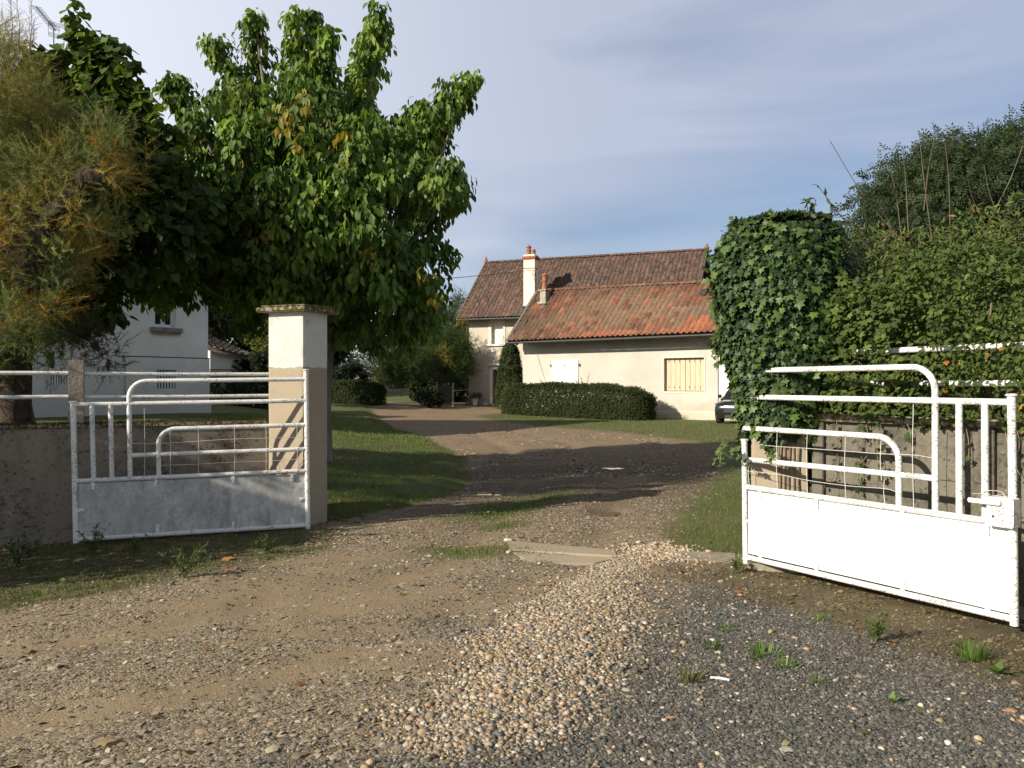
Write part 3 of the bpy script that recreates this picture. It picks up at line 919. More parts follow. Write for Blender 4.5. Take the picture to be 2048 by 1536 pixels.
def worn_shaft(cen, t, w, mat, parent):
    """square shaft whose faces waver and whose corners are worn and chipped"""
    t = unit(np.array(t)); nb = np.array([-t[1], t[0]]); n = 14; m = 72; V = []
    for j in range(m + 1):
        z = -.1 + 2.54 * j / m
        for k in range(4 * n):
            s, f = divmod(k, n); q = -1 + 2 * f / n
            a, b = ((q, -1), (1, q), (-q, 1), (-1, -q))[s]
            r = 1 - (.016 + .05 * max(0, vnoise(z * 7, s * 5.1 + .3, 4) - .62)) * (abs(a) > .99 and abs(b) > .99)
            r += .006 * (fbm(a * 3 + s * 7, z * 3, 6) - .5)
            p = np.array(cen) + (t * a + nb * b) * w / 2 * r; V.append((p[0], p[1], z))
    F = [(j * 4 * n + k, j * 4 * n + (k + 1) % (4 * n), (j + 1) * 4 * n + (k + 1) % (4 * n), (j + 1) * 4 * n + k) for j in range(m) for k in range(4 * n)]
    F += [tuple(range(4 * n - 1, -1, -1)), tuple(m * 4 * n + k for k in range(4 * n))]
    return MB().add(V, F).build('shaft', mat, parent)


def build_entrance(M):
    # ---- left leaf
    LA, LB = (-2.27, 9.2), (-4.46, 8.44)
    s5 = lambda x, y: (x / 2.8444, 600 + y / 2.8444)
    gl = build_gate('weathered white tubular gate leaf with grey stained sheet panel, against the left wall', LA, LB,
                    (s5(1740, 400), s5(1752, 1312)), (s5(416, 582), s5(432, 1382)),
                    [(s5(1740, 572), s5(417, 596)), (s5(1740, 848), s5(742, 884)), (s5(1745, 971), s5(430, 1030)), (s5(1750, 1281), s5(434, 1362))],
                    [(s5(1738, 450), s5(733, 462), s5(740, 1015)), (s5(1740, 710), s5(899, 735), s5(904, 1010))],
                    [(s5(522, 595), s5(533, 1025)), (s5(628, 594), s5(637, 1020))],
                    [s5(448, 1046), s5(1738, 988), s5(1740, 1272), s5(442, 1346)],
                    [[s5(748, 815), s5(900, 816), s5(1130, 802), s5(1330, 790), s5(1520, 785), s5(1745, 778)], [s5(902, 940), s5(1130, 932), s5(1335, 920), s5(1515, 915), s5(1745, 900)]],
                    [[s5(x, y0), s5(x + 3, .5 * (y0 + y1)), s5(x + 1, y1)] for x, y0, y1 in ((822, 615, 1000), (968, 733, 1005), (1128, 726, 997), (1333, 720, 990), (1512, 716, 985), (1688, 710, 978))],
                    [(*s5(530, 1052), True), (*s5(888, 1036), True), (*s5(1325, 1020), True), (*s5(1660, 1004), True), (*s5(897, 1302), True), (*s5(1328, 1282), True), (*s5(1662, 1262), True), (*s5(1724, 1130), False), (*s5(460, 1195), False)],
                    M, .0245, M['panel_dirty'], True)
    # ---- right leaf
    s6 = lambda x, y: (1400 + x / 2.327, 640 + y / 2.327)
    RA, RB = (2.06, 7.28), (3.26, 5.37)
    gr = build_gate('bright white tubular gate leaf with clean white panel and lock box, beside the ivy pillar', RA, RB,
                    (s6(207, 560), s6(213, 1132)), (s6(1450, 352), s6(1463, 1422)),
                    [(s6(207, 358), s6(1440, 383)), (s6(205, 648), s6(1088, 737)), (s6(205, 775), s6(1446, 950)), (s6(210, 1102), s6(1455, 1392))],
                    [(s6(207, 236), s6(1094, 217), s6(1096, 888)), (s6(205, 503), s6(925, 548), s6(926, 872))],
                    [(s6(1206, 378), s6(1208, 905)), (s6(1326, 380), s6(1328, 922))],
                    [s6(226, 794), s6(1443, 968), s6(1443, 1366), s6(226, 1086)],
                    [[s6(290, 580), s6(368, 588), s6(508, 597), s6(690, 610), s6(850, 622), s6(1003, 628), s6(1090, 641)], [s6(205, 700), s6(370, 717), s6(508, 745), s6(688, 770), s6(868, 784), s6(928, 800)]],
                    [[s6(x, y0), s6(x - 4, .5 * (y0 + y1)), s6(x + 2, y1)] for x, y0, y1 in ((238, 655, 780), (368, 525, 790), (508, 535, 803), (686, 545, 830), (852, 560, 745), (868, 740, 855), (1002, 392, 880))],
                    [(*s6(281, 812), True), (*s6(546, 850), True), (*s6(944, 912), True), (*s6(1338, 970), True), (*s6(284, 1082), True), (*s6(546, 1155), True), (*s6(946, 1240), True), (*s6(1342, 1338), True), (*s6(232, 937), False), (*s6(1440, 1165), False)],
                    M, .0235, M['panel_clean'], False, lock=s6(1420, 892))

    # ---- left pillar, seen by its corner
    pm = make_pillar_mat(); mm = make_moss_mat()
    t = np.array([.93, -.37]); n = np.array([.37, .93]); w = .476
    c0 = np.array([-2.341, 9.29])
    cen = c0 - t * w / 2 + n * w / 2
    pl = thing('gate_pillar', 'square rendered gate pillar, white above tan, with mossy cap beside the stained gate leaf', 'gate pillar', (*cen, gz(*cen)))
    worn_shaft(cen, t, w, pm, pl)
    mb = MB()
    mb.box((*cen, 2.466), (w + .2, w + .2, .052), t)
    mb.box((*cen, 2.5035), (w + .14, w + .14, .023), t)
    cap = mb.build('cap', mm, pl, bevel=.012)
    a = RNG.uniform(-.34, .34, (700, 2)); xy = cen + a[:, :1] * t + a[:, 1:] * n
    O = np.concatenate([xy, np.full((700, 1), 2.492)], 1) + np.array([0, 0, 1.]) * ((np.abs(a).max(1) < .3) * .023)[:, None]
    V, F, cc = leaf_data('diamond', O, rnd_dir(700) + np.array([0, 0, .8]), rnd_dir(700), RNG.uniform(.008, .022, 700), pal([(.10, .045, .015), (.075, .07, .02), (.05, .035, .015), (.12, .11, .03)], 700))
    np_obj('moss', V, [F], M['leaf_dry'], cap, col=cc)

    # ---- right pillar under the ivy
    c1 = np.array([2.10, 7.30]); cen2 = c1 + t * w / 2 + n * w / 2
    pr = thing('gate_pillar', 'tan rendered gate pillar almost wholly buried under ivy, on a concrete foot', 'gate pillar', (*cen2, gz(*cen2)))
    worn_shaft(cen2, t, w, pm, pr)
    MB().box((*cen2, 2.4725), (w + .2, w + .2, .065), t).build('cap', mm, pr, bevel=.012)
    MB().box((*(cen2 - n * .03 + t * .04), .0), (w + .12, w + .12, .2), t).build('foot', M['concrete'], pr, bevel=.03)

    # ---- left wall
    A = np.array(WALL_L[0]); B = np.array(WALL_L[1]); tl = unit(B - A)
    W = Wall(A, tl, (.4, -.9))
    wl = thing('garden_wall', 'low brown rendered garden wall with cracks and mossy coping behind the left gate leaf', 'wall', (*A, 0))
    mw = make_wall_mat('left_wall_render', (.215, .185, .145), (.295, .255, .20), (.12, .10, .08))
    mb = MB()
    L = float(np.linalg.norm(B - A))
    W.box(mb, 0, L, -.2, 0, -.5, 1.155); mb.build('wall', mw, wl)
    mb = MB()
    u = 0
    while u < L:
        e = min(u + 1.6, L); W.box(mb, u + .004, e - .004, -.225, .022, 1.157, 1.2); u = e
    mb.build('coping', mm, wl, bevel=.006)
    n_m = 5200
    u = RNG.uniform(0, 3.2, n_m); wv = RNG.uniform(-.22, .0, n_m)
    O = np.array([W.p(a, b, 1.198) for a, b in zip(u, wv)])
    keep = fbm(u * 3, wv * 6, 5) > .42
    V, F, cc = leaf_data('blade', O[keep], rnd_dir(keep.sum()) * .5 + np.array([0, 0, 1.]), rnd_dir(keep.sum()), RNG.uniform(.012, .045, keep.sum()), pal([(.06, .085, .02), (.10, .11, .03), (.05, .06, .02), (.13, .1, .04)], keep.sum()), 1.6)
    tag(np_obj('moss', V, [F], M['leaf_dry'], wl, col=cc), kind='stuff')
    # rails on the wall
    up, _ = W.uz(152, 745)
    fl = thing('pipe_railing', 'lichened white two-pipe railing with a short concrete post on the left wall', 'railing', W.p(up, -.1, 1.2))
    for uu in (up, up + 3.6, up + 7.2, up + 10.8):
        mb = MB(); W.box(mb, uu - .075, uu + .075, -.17, -.03, 1.2, 1.885); mb.build('post', M['concrete'], fl, bevel=.008)
    for z in (1.738, 1.485):
        for a, b in ((-.2, up - .07), (up + .07, up + 3.53), (up + 3.67, up + 7.13), (up + 7.27, up + 10.73)):
            MB().tube([W.p(a, -.1, z + .004), W.p(.5 * (a + b), -.1, z - .004), W.p(b, -.1, z)], .023, 10).build('rail', M['pipe_lichen'], fl, True)

    # ---- right wall
    A = np.array([2.60, 7.16]); tr = unit(np.array([.55, -.835])); W = Wall(A, tr, (-.8, -.5))
    wr = thing('garden_wall', 'grey concrete garden wall of ribbed panels under the hedge behind the right gate leaf', 'wall', (*A, 0))
    mw = make_wall_mat('right_wall_concrete', (.12, .11, .088), (.20, .18, .14), (.055, .052, .045), True)
    mb = MB(); W.box(mb, 0, 9, -.16, 0, -.4, 1.31); mb.build('wall', mw, wr)
    for k, uu in enumerate((.02, 1.42, 2.82, 4.22)):
        mb = MB(); W.box(mb, uu, uu + .11, .002, .045, -.4, 1.308); mb.build('rib', mw, wr, bevel=.006)
    mb = MB(); W.box(mb, -.02, 9, -.2, .07, 1.312, 1.372); mb.build('coping', mm, wr, bevel=.01)
    mb = MB(); W.box(mb, 0, 9, .002, .05, -.4, .085); mb.build('plinth', M['concrete'], wr, bevel=.01)
    fr = thing('pipe_railing', 'white two-pipe railing half swallowed by the hedge above the right wall', 'railing', W.p(1, -.06, 1.37))
    for z, zz in ((1.885, 1.90), (1.625, 1.63)):
        MB().tube([W.p(.05, -.05, z), W.p(2.2, -.05, zz), W.p(4.8, -.05, zz)], .024, 10).build('rail', M['pipe'], fr, True)
    for uu in (2.45, 4.8):
        MB().tube([W.p(uu, -.09, 1.37), W.p(uu, -.09, 1.93)], .024, 10).build('post', M['pipe'], fr, True)
    return dict(WR=W, pr=cen2, t=t, n=n)
# ================================================================== HOUSES
def tile_roof(name, e0, e1, r0, r1, mat, parent, cols, colfn=None, tw=.24, tr=.34, thick=.10, wob=.03, rib=.045):
    """one slope of pan tiles as real relief; e0,e1 eave ends, r0,r1 ridge ends"""
    e0, e1, r0, r1 = [np.array(p, float) for p in (e0, e1, r0, r1)]
    L = np.linalg.norm(e1 - e0); S = np.linalg.norm(r0 - e0)
    N = unit(np.cross(e1 - e0, r0 - e0)); N = N if N[2] > 0 else -N
    nc = max(2, int(L / tw)); nr = max(2, int(S / tr))
    prof = [(0, .0), (.5, .004), (.62, rib), (.86, rib * .9)]
    us = []; hs = []
    for c in range(nc):
        for f, h in prof: us.append((c + f) / nc); hs.append(h)
    us.append(1.); hs.append(0.)
    vs = []; hv = []
    for r in range(nr):
        vs += [r / nr, (r + .97) / nr]; hv += [.075, .0]
    us, hs, vs, hv = map(np.array, (us, hs, vs, hv))
    U, Vv = np.meshgrid(us, vs)
    h = hs[None] + hv[:, None]
    row = np.repeat(np.arange(nr), 2)[:, None]
    colid = np.minimum((U * nc).astype(int), nc - 1)
    h = h + .018 * (vnoise(colid * 1.7, row * 2.3 + 0 * U, 3) - .5)
    pos = ((1 - U) * (1 - Vv))[..., None] * e0 + (U * (1 - Vv))[..., None] * e1 + ((1 - U) * Vv)[..., None] * r0 + (U * Vv)[..., None] * r1
    w = wob * (fbm(U * L * .45, Vv * S * .6, 12) - .5) * 2 * np.sin(np.clip(Vv, 0, 1) * PI)
    pos = pos + (h + w + .012)[..., None] * N
    ny, nx = U.shape
    i, j = np.meshgrid(np.arange(nx - 1), np.arange(ny - 1)); a = (j * nx + i).ravel()
    F = np.stack([a, a + 1, a + nx + 1, a + nx], 1)
    V = pos.reshape(-1, 3)
    ci = np.minimum((i.ravel() / 4).astype(int), nc - 1); ri = (j.ravel() / 2).astype(int)
    key = (ci * 7919 + ri * 104729 + 13) % 9973
    rs = np.random.default_rng(4)
    tab = rs.uniform(0, 1, 9973); tab2 = rs.uniform(.68, 1.32, 9973)
    cols = np.array(cols, float)
    cc = cols[(tab[key] * len(cols)).astype(int)] * tab2[key][:, None]
    if colfn: cc = colfn(cc, (ci + .5) / nc, (ri + .5) / nr, tab[(key * 3) % 9973])
    # the boarding beneath, so that the eave and verge have thickness
    b = len(V)
    q = [e0, e1, r1, r0]
    V = np.concatenate([V, np.array([p for p in q] + [p - N * thick for p in q])])
    F2 = np.array([(b + 4, b + 7, b + 6, b + 5), (b, b + 1, b + 5, b + 4), (b + 1, b + 2, b + 6, b + 5), (b + 3, b, b + 4, b + 7)])
    cc = np.concatenate([np.clip(cc, 0, 1), np.tile([(.10, .08, .065)], (4, 1))])
    return np_obj(name, V, [np.concatenate([F, F2])], mat, parent, fcol=cc)


def ridge_tiles(a, b, mat, parent, r=.11, step=.42, col=(.26, .12, .07)):
    a = np.array(a, float); b = np.array(b, float); L = np.linalg.norm(b - a); n = int(L / step)
    V = []; F = []; cc = []
    d = unit(b - a); s = unit(np.cross(d, (0, 0, 1)))
    for k in range(n):
        p = a + (b - a) * k / n; q = a + (b - a) * (k + 1.06) / n
        for pt, rr in ((p, r), (q, r * 1.16)):
            for i in range(7):
                th = PI * (i / 6) ; V.append(pt + s * rr * 1.25 * math.cos(th) + np.array([0, 0, rr * math.sin(th) - .03]))
        o = k * 14
        F += [(o + i, o + i + 1, o + 8 + i, o + 7 + i) for i in range(6)]
        cc += [np.array(col) * RNG.uniform(.75, 1.3)] * 6
    return np_obj('ridge', np.array(V), [np.array(F)], mat, parent, fcol=np.clip(np.array(cc), 0, 1), smooth=True)


def gutter(a, b, mat, parent, r=.065):
    return MB().tube(bend([a, .5 * (np.array(a) + np.array(b)) + np.array([0, 0, -.02]), b], 4), r, 10).build('gutter', mat, parent, True)


def chimney_pot(parent, c, r, h, mat, hooded=True):
    mb = MB()
    mb.lathe(c, [(r * 1.05, 0), (r, h * .12), (r * .82, h * .55), (r * .84, h * .58), (r * 1.06, h * .6), (r * 1.06, h * .68), (r * .9, h * .7), (r * .9, h)], 14)
    pot = mb.build('chimney_pot', mat, parent, True)
    if hooded:
        MB().lathe(np.array(c) + np.array([0, 0, h]), [(r * 1.15, .0), (r * 1.2, .03), (r * .5, .13), (r * .12, .17)], 14).build('hood', mat, pot, True)
    return pot


def shutter_boards(W, u0, u1, z0, z1, w, mat, parent, name='shutter', nb=5, bars=True, louvre=False, th=.035):
    mb = MB(); s = (u1 - u0) / nb
    for k in range(nb):
        W.box(mb, u0 + k * s + .008, u0 + (k + 1) * s - .008, w, w + th, z0, z1)
    W.box(mb, u0 + .01, u1 - .01, w + .002, w + th - .025, z0 + .01, z1 - .01)
    if bars:
        for f in (.12, .86):
            z = z0 + f * (z1 - z0); W.box(mb, u0 + .02, u1 - .02, w + th + .001, w + th + .02, z - .05, z + .05)
    return mb.build(name, mat, parent)


def build_houses(M):
    tile = mat_tint('roof_tile', .9, 9, .42, .5, .012, .2, speck=((.38, .34, .28), 34, .60))
    tile_dark = mat_tint('lichened_roof_tile', .92, 7, .5, .5, .012, .15, speck=((.40, .36, .31), 22, .585))
    verge_m = mat_simple('lichened_verge_stone', (.115, .105, .085), .95, .5, 7, .5)
    up = np.array([0, 0, 1.])

    # ---------------------------------------------------------------- farmhouse
    t = np.array([.93, -.368]); tip = np.array([-3.126, 47.0]); W = Wall(tip + np.array([.368, .93]) * .55 + t * .47, t, (-.3, -.9))
    L, D = 12.4, 7.2
    zb, ze, zr = .2, 5.72, 8.97
    st = mat_stucco('cream_render', (.525, .465, .375), (.36, .29, .21), .35, (.2, .9))
    fh = thing('farmhouse', 'two-storey cream farmhouse with long brown tiled roof and tall cream chimney', 'house', W.p(L / 2, -D / 2, .5))
    wu = lambda px, py: W.uz(px, py)
    u0, z1 = wu(977.8, 625.8); u1, z0 = wu(1010.2, 688)
    d0, dz1 = wu(980.5, 735); d1, dz0 = wu(1004, 806.5)
    dz0 = .5
    mb = MB()
    W.face(mb, 0, L, zb, ze, [(u0, u1, z0, z1), (d0 + .1, d1 + .15, dz0, dz1 - .08)], .24)
    mb.quad(W.p(0, -D, zb), W.p(L, -D, zb), W.p(L, -D, ze), W.p(0, -D, ze))
    for u in (0, L):
        mb.poly([W.p(u, 0, zb), W.p(u, -D, zb), W.p(u, -D, ze), W.p(u, -D / 2, zr - .15), W.p(u, 0, ze)])
    mb.build('wall', st, fh)
    ov, rk = .55, .47
    sl = (zr - ze) / (D / 2); zt = ze + .09 - sl * ov
    e0, e1 = W.p(-rk, ov, zt), W.p(L + rk, ov, zt); r0, r1 = W.p(-rk, -D / 2, zr + .09), W.p(L + rk, -D / 2, zr + .09)
    b0, b1 = W.p(-rk, -D - ov, zt), W.p(L + rk, -D - ov, zt)
    bro = [(.092, .054, .042), (.075, .049, .04), (.11, .061, .044), (.066, .048, .04), (.082, .052, .041), (.09, .056, .044)]

    def fcol(c, u, v, k):
        c = c * (.9 + .25 * (1 - v))[:, None]
        return c
    tile_roof('roof', e0, e1, r0, r1, tile_dark, fh, bro, fcol, wob=.05)
    tile_roof('roof', b0, b1, r0, r1, tile_dark, fh, bro, wob=.03)
    ridge_tiles(r0 + up * .04, r1 + up * .04, tile_dark, fh, col=(.095, .06, .044))
    for p in (r0, r1):
        MB().lathe(p + up * .02, [(.12, 0), (.13, .14), (.06, .2), (.075, .28), (.02, .38)], 10).build('finial', M['terracotta'], fh, True)
    for (a, b) in ((e0, r0), (e1, r1), (b1, r1)):
        MB().beam(a - up * .03, b - up * .03, .10, .2).build('verge', M['soffit'], fh)
    gutter(e0 + np.array([*(W.n * .06), -.03]), e1 + np.array([*(W.n * .06), -.03]), M['zinc'], fh)
    MB().tube([W.p(-.06, .06, zt - .05), W.p(-.06, .06, .5)], .045, 8).build('downpipe', M['soffit'], fh, True)
    # first floor window: pale surround, roller shutter down
    win = MB()
    for (a, b, c, d) in ((u0 - .02, u0 + .16, z0, z1), (u1 - .12, u1 + .02, z0, z1), (u0 - .02, u1 + .02, z1 - .30, z1)):
        W.box(win, a, b, -.2, .035, c, d)
    wn = win.build('window', mat_stucco('pale_surround', (.62, .58, .50), (.4, .36, .3), .2), fh)
    mb = MB(); z = z0
    while z < z1 - .3:
        W.box(mb, u0 + .16, u1 - .12, -.2, -.165, z + .003, z + .055); z += .058
    W.box(mb, u0 + .15, u1 - .1, -.22, -.19, z0, z1 - .2)
    mb.build('roller_shutter', mat_simple('cream_shutter', (.80, .74, .64), .5, .03, 3), wn)
    mb = MB(); W.box(mb, u0 - .16, u1 + .12, -.05, .12, z0 - .10, z0); mb.build('sill', M['white_plain'], wn, bevel=.01)
    # door
    mb = MB()
    for (a, b, c, d) in ((d0 - .02, d0 + .12, dz0, dz1), (d1 + .12, d1 + .28, dz0, dz1), (d0 - .02, d1 + .28, dz1 - .12, dz1)):
        W.box(mb, a, b, -.18, .03, c, d)
    W.box(mb, d0 - .12, d1 + .38, -.02, .14, dz1 + .12, dz1 + .2)
    fr = mb.build('door_surround', M['white_plain'], fh, bevel=.004)
    mb = MB(); W.box(mb, d0 + .12, d1 + .12, -.24, -.19, dz0, dz1 - .12)
    dr = mb.build('door', mat_simple('varnished_door', (.075, .032, .018), .45, .3, 5, .1, stretch=(5, 5, .6)), fh)
    mb = MB()
    for k in range(2):
        for j in range(3):
            a = d0 + .3 + k * .27; W.box(mb, a, a + .22, -.189, -.184, dz0 + .85 + j * .36, dz0 + 1.17 + j * .36)
    mb.build('pane', M['glass'], dr)
    mb = MB(); W.box(mb, d0 - .1, d1 + .4, .0, .5, dz0 - .3, dz0 + .03); mb.build('doorstep', M['concrete'], fh, bevel=.01)
    # tall chimney
    ch_c = np.array([1.05, 45.95])
    cs = mat_stucco('chimney_render', (.80, .70, .56), (.5, .42, .33), .15)
    mb = MB().box((*ch_c, 7.25), (.66, .60, 2.6), t); chim = mb.build('chimney', cs, fh, bevel=.01)
    mb = MB().box((*ch_c, 8.03), (.70, .64, .045), t)
    mb.box((*ch_c, 8.54), (.72, .66, .07), t); mb.box((*ch_c, 8.63), (.80, .74, .1), t)
    mb.build('brick_band', M['terracotta'], chim, bevel=.005)
    mb = MB().box((*ch_c, 8.72), (.72, .66, .09), t); mb.box((*ch_c, 8.78), (.6, .5, .05), t); mb.build('cap', cs, chim, bevel=.03)
    chimney_pot(chim, (*(ch_c - t * .13), 8.79), .13, .42, M['terracotta'])
    chimney_pot(chim, (*(ch_c + t * .15), 8.79), .125, .30, M['terracotta'], False)
    mb = MB().box((*ch_c, 6.02), (.70, .64, .14), t); mb.build('flashing', mat_simple('lead_flashing', (.45, .48, .5), .5, .1, 4), chim)
    hk = np.array([*(ch_c + W.n * .31 + t * .2), 7.92])
    MB().tube(bend([hk, hk + np.array([.02, -.1, .0]), hk + np.array([.05, -.1, -.25]), hk + np.array([.13, -.02, -.33])], 4), .016, 6).build('cable_hook', M['zinc'], chim, True)
    MB().tube([np.array([*(ch_c + W.n * .24 + t * .36), 7.8]), np.array([*(ch_c + W.n * .24 + t * .36), 6.2])], .03, 6).build('conduit', M['soffit'], chim, True)

    # ---------------------------------------------------------------- low outbuilding
    t2 = unit(np.array([.775, -.631])); n2 = np.array([.631, .775]); ov = 1.0; rk = .24
    tip = np.array([-.24, 43.6]); W2 = Wall(tip + n2 * ov + t2 * rk, t2, (-.6, -.8))
    L2 = 13.6; wr = 2.65
    st2 = mat_stucco('grey_cream_render', (.475, .455, .40), (.36, .30, .21), .35, (.05, .95), patch=(.55, .52, .455))
    ob = thing('outbuilding', 'long low rendered outbuilding with patchy orange tiled roof and wooden boarded window', 'outbuilding', W2.p(L2 / 2, -1.6, .1))
    w2 = lambda px, py, w=0.: W2.uz(px, py, w)
    a0, b1z = w2(1327.8, 716.5); a1, b0z = w2(1408.5, 783)
    s0, sz1 = w2(1104.6, 720.6); s1, _ = w2(1158, 720.6); sz0 = .95
    g0, gz1 = w2(1435.5, 712.5); g1 = g0 + 1.0
    zb2, ze2 = -.35, 4.55
    Dp = 2 * (wr - ov)
    mb = MB()
    W2.face(mb, 0, L2, zb2, ze2, [(a0, a1, b0z, b1z), (g0, g1, .08, gz1)], .22)
    mb.quad(W2.p(0, -Dp, zb2), W2.p(L2, -Dp, zb2), W2.p(L2, -Dp, ze2), W2.p(0, -Dp, ze2))
    for u, zz in ((0, 6.55), (L2, 6.2)):
        mb.poly([W2.p(u, 0, zb2), W2.p(u, -Dp, zb2), W2.p(u, -Dp, ze2), W2.p(u, -Dp / 2, zz), W2.p(u, 0, ze2)])
    mb.build('wall', st2, ob)
    mb = MB(); W2.box(mb, -.03, g0 - .06, .003, .03, zb2, .42); mb.build('plinth', mat_stucco('pale_plinth', (.60, .55, .46), (.42, .36, .28), .5, (.0, .5)), ob, bevel=.006)
    ro = [(.17, .078, .05), (.15, .07, .047), (.19, .083, .051), (.13, .066, .046), (.165, .085, .055), (.145, .079, .054), (.21, .088, .05)]

    def ocol(c, u, v, k):
        lich = np.array([.165, .128, .088])
        m = sstep(.34, .6, fbm(u * 7, v * 3.2, 8)) * sstep(0, .35, v + .1) * .55 * (k > .25)
        c = c * (1 - m[:, None]) + lich * m[:, None]
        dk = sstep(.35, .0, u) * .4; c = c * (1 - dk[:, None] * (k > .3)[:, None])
        fresh = (v < .24 + .28 * (u - .6)) & (u > .72) & (k > .12)
        c[fresh] = np.array([.27, .10, .05]) * (.8 + .4 * k[fresh, None])
        fr2 = (v < .10) & (k > .45) & (u > .3)
        c[fr2] = np.array([.25, .098, .052])
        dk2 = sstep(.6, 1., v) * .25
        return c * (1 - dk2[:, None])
    e0 = np.array([*tip, 3.86]); e1 = np.array([*(tip + t2 * (L2 + 2 * rk)), 3.86])
    r0 = np.array([*(tip + n2 * wr), 6.76]); r1 = np.array([*(tip + n2 * wr + t2 * (L2 + 2 * rk)), 6.34])
    q0 = np.array([*(tip + n2 * 2 * wr), 3.86]); q1 = np.array([*(tip + n2 * 2 * wr + t2 * (L2 + 2 * rk)), 3.86])
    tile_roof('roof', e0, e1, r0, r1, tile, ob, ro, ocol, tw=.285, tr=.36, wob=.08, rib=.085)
    tile_roof('roof', q0, q1, r0, r1, tile, ob, ro, None, wob=.05)
    ridge_tiles(r0 + up * .03, r1 + up * .03, tile, ob, .12, .45, (.125, .068, .046))
    MB().beam(e0 + np.array([*(t2 * .02), .07]), r0 + np.array([*(t2 * .02), .07]), .2, .14).build('verge', verge_m, ob, bevel=.02)
    MB().beam(e1 + up * .03, r1 + up * .03, .15, .14).build('verge', verge_m, ob, bevel=.02)
    go = np.array([*(W2.n * .05), -.06])
    gutter(e0 + go, e1 + go, M['zinc'], ob, .06)
    for k in range(17):
        u = .35 + k * .8
        sl = 2.9 / wr
        a = W2.p(u, ov - .03, 3.86 - .16); b = W2.p(u, -.1, 3.86 - .16 + sl * (ov + .07))
        MB().beam(a, b, .08, .12).build('rafter', M['soffit'], ob)
    # small chimney
    cb = None
    for s in np.linspace(0, 3, 61):                                  # where the roof is met under the photo's chimney foot
        p = tip + n2 * 2.0 + t2 * s
        if cb is None or abs(p[0] / p[1] - (1089 - CX) / FOC) < cb[0]: cb = (abs(p[0] / p[1] - (1089 - CX) / FOC), p)
    cb = cb[1]; zf = 3.86 + 2.9 / wr * 2.0
    cm = mat_simple('grey_lichened_concrete', (.30, .28, .23), .95, .35, 6, .5)
    mb = MB().box((*cb, zf + .1), (.38, .38, 1.0), t2); c2 = mb.build('chimney', cm, ob, bevel=.01)
    MB().box((*cb, zf + .63), (.52, .52, .07), t2).build('cap', cm, c2, bevel=.01)
    MB().box((*(cb - n2 * .02), zf - .06), (.62, .6, .14), t2).build('flashing', cm, c2, bevel=.03)
    chimney_pot(c2, (*cb, zf + .665), .145, .74, M['terracotta'])
    # boarded window
    wood = mat_simple('new_pine_boards', (.555, .415, .285), .6, .2, 3, .15, stretch=(7, 7, .5))
    fr = MB()
    for (a, b, c, d) in ((a0 - .06, a0 + .002, b0z - .06, b1z + .06), (a1 - .002, a1 + .06, b0z - .06, b1z + .06), (a0, a1, b1z - .002, b1z + .1), (a0, a1, b0z - .09, b0z + .002)):
        W2.box(fr, a, b, -.1, .018, c, d)
    wf = fr.build('window', mat_stucco('pale_new_render', (.58, .54, .47), (.5, .44, .36), .1), ob)
    for k in range(2):
        c0 = a0 + .03 + k * (a1 - a0 - .06) / 2; c1_ = c0 + (a1 - a0 - .06) / 2 - .012
        sh = shutter_boards(W2, c0, c1_, b0z + .03, b1z - .03, -.21, wood, wf, 'shutter', 4, False)
        for f in (.12, .9):
            for j in range(3):
                u = c0 + (j + .55 + .2 * k) * (c1_ - c0) / 3.6; z = b0z + f * (b1z - b0z); mb = MB(); W2.box(mb, u - .014, u + .014, -.172, -.163, z - .06, z + .06)
                mb.build('iron_bolt', M['zinc'], sh)
    mb = MB(); W2.box(mb, a0, a1, -.215, -.212, b0z, b1z); mb.build('backing', M['soffit'], wf)
    # white closed shutters, folded out on the face of the wall
    hold = MB(); W2.box(hold, s0 - .04, s1 + .04, -.05, .004, sz0 - .04, sz1 + .04); hw = hold.build('window', mat_stucco('pale_reveal', (.6, .55, .46), (.4, .35, .3), .1), ob)
    for k in range(2):
        m_ = .5 * (s0 + s1); c0, c1_ = ((s0, m_ - .012), (m_ + .012, s1))[k]
        sh = shutter_boards(W2, c0, c1_, sz0, sz1, .02, M['white_plain'], hw, 'shutter', 8)
        u = (s0 - .05, s1 + .05)[k]
        for f in (.12, .86):
            mb = MB(); z = sz0 + f * (sz1 - sz0); W2.box(mb, u - .05, u + .05, .02, .05, z - .03, z + .03); mb.tube([W2.p(u - .02 + .04 * k, .07, z - .08), W2.p(u - .02 + .04 * k, .07, z + .08)], .02, 6)
            mb.build('hinge', M['zinc'], sh)
    # white plank door at the right end
    sh = shutter_boards(W2, g0 + .03, g1 - .02, .08, gz1 - .03, -.06, M['white_plain'], ob, 'door', 5)
    for f in (.15, .86):
        mb = MB(); W2.box(mb, g0 - .06, g0 + .06, -.0, .03, .08 + f * gz1 - .08, .08 + f * gz1 + .08); mb.build('hinge', M['zinc'], sh)
    mb = MB()
    # a slipped slate near the right end of the roof
    s_ = 10.3; c = tip + n2 * 1.85 + t2 * s_; z = 3.86 + 2.82 / wr * 1.85
    mb.hexa([np.array([*(c + t2 * a + n2 * b), z + .09 + b * 1.06 + h]) for h in (0, .02) for a, b in ((-.18, -.16), (.18, -.1), (.16, .16), (-.17, .12))]).build('patch_slate', M['zinc'], ob)

    # ---------------------------------------------------------------- white house on the left
    A = np.array([-8.8, 24.0]); tb = unit(np.array([-.58, -.82])); W3 = Wall(A, tb, (.8, -.5))
    L3, D3 = 10.5, 8.0; zb3, ze3, zr3 = -.2, 4.95, 9.2
    st3 = mat_stucco('white_grey_render', (.82, .79, .735), (.36, .35, .33), .5, (.6, 1.6))
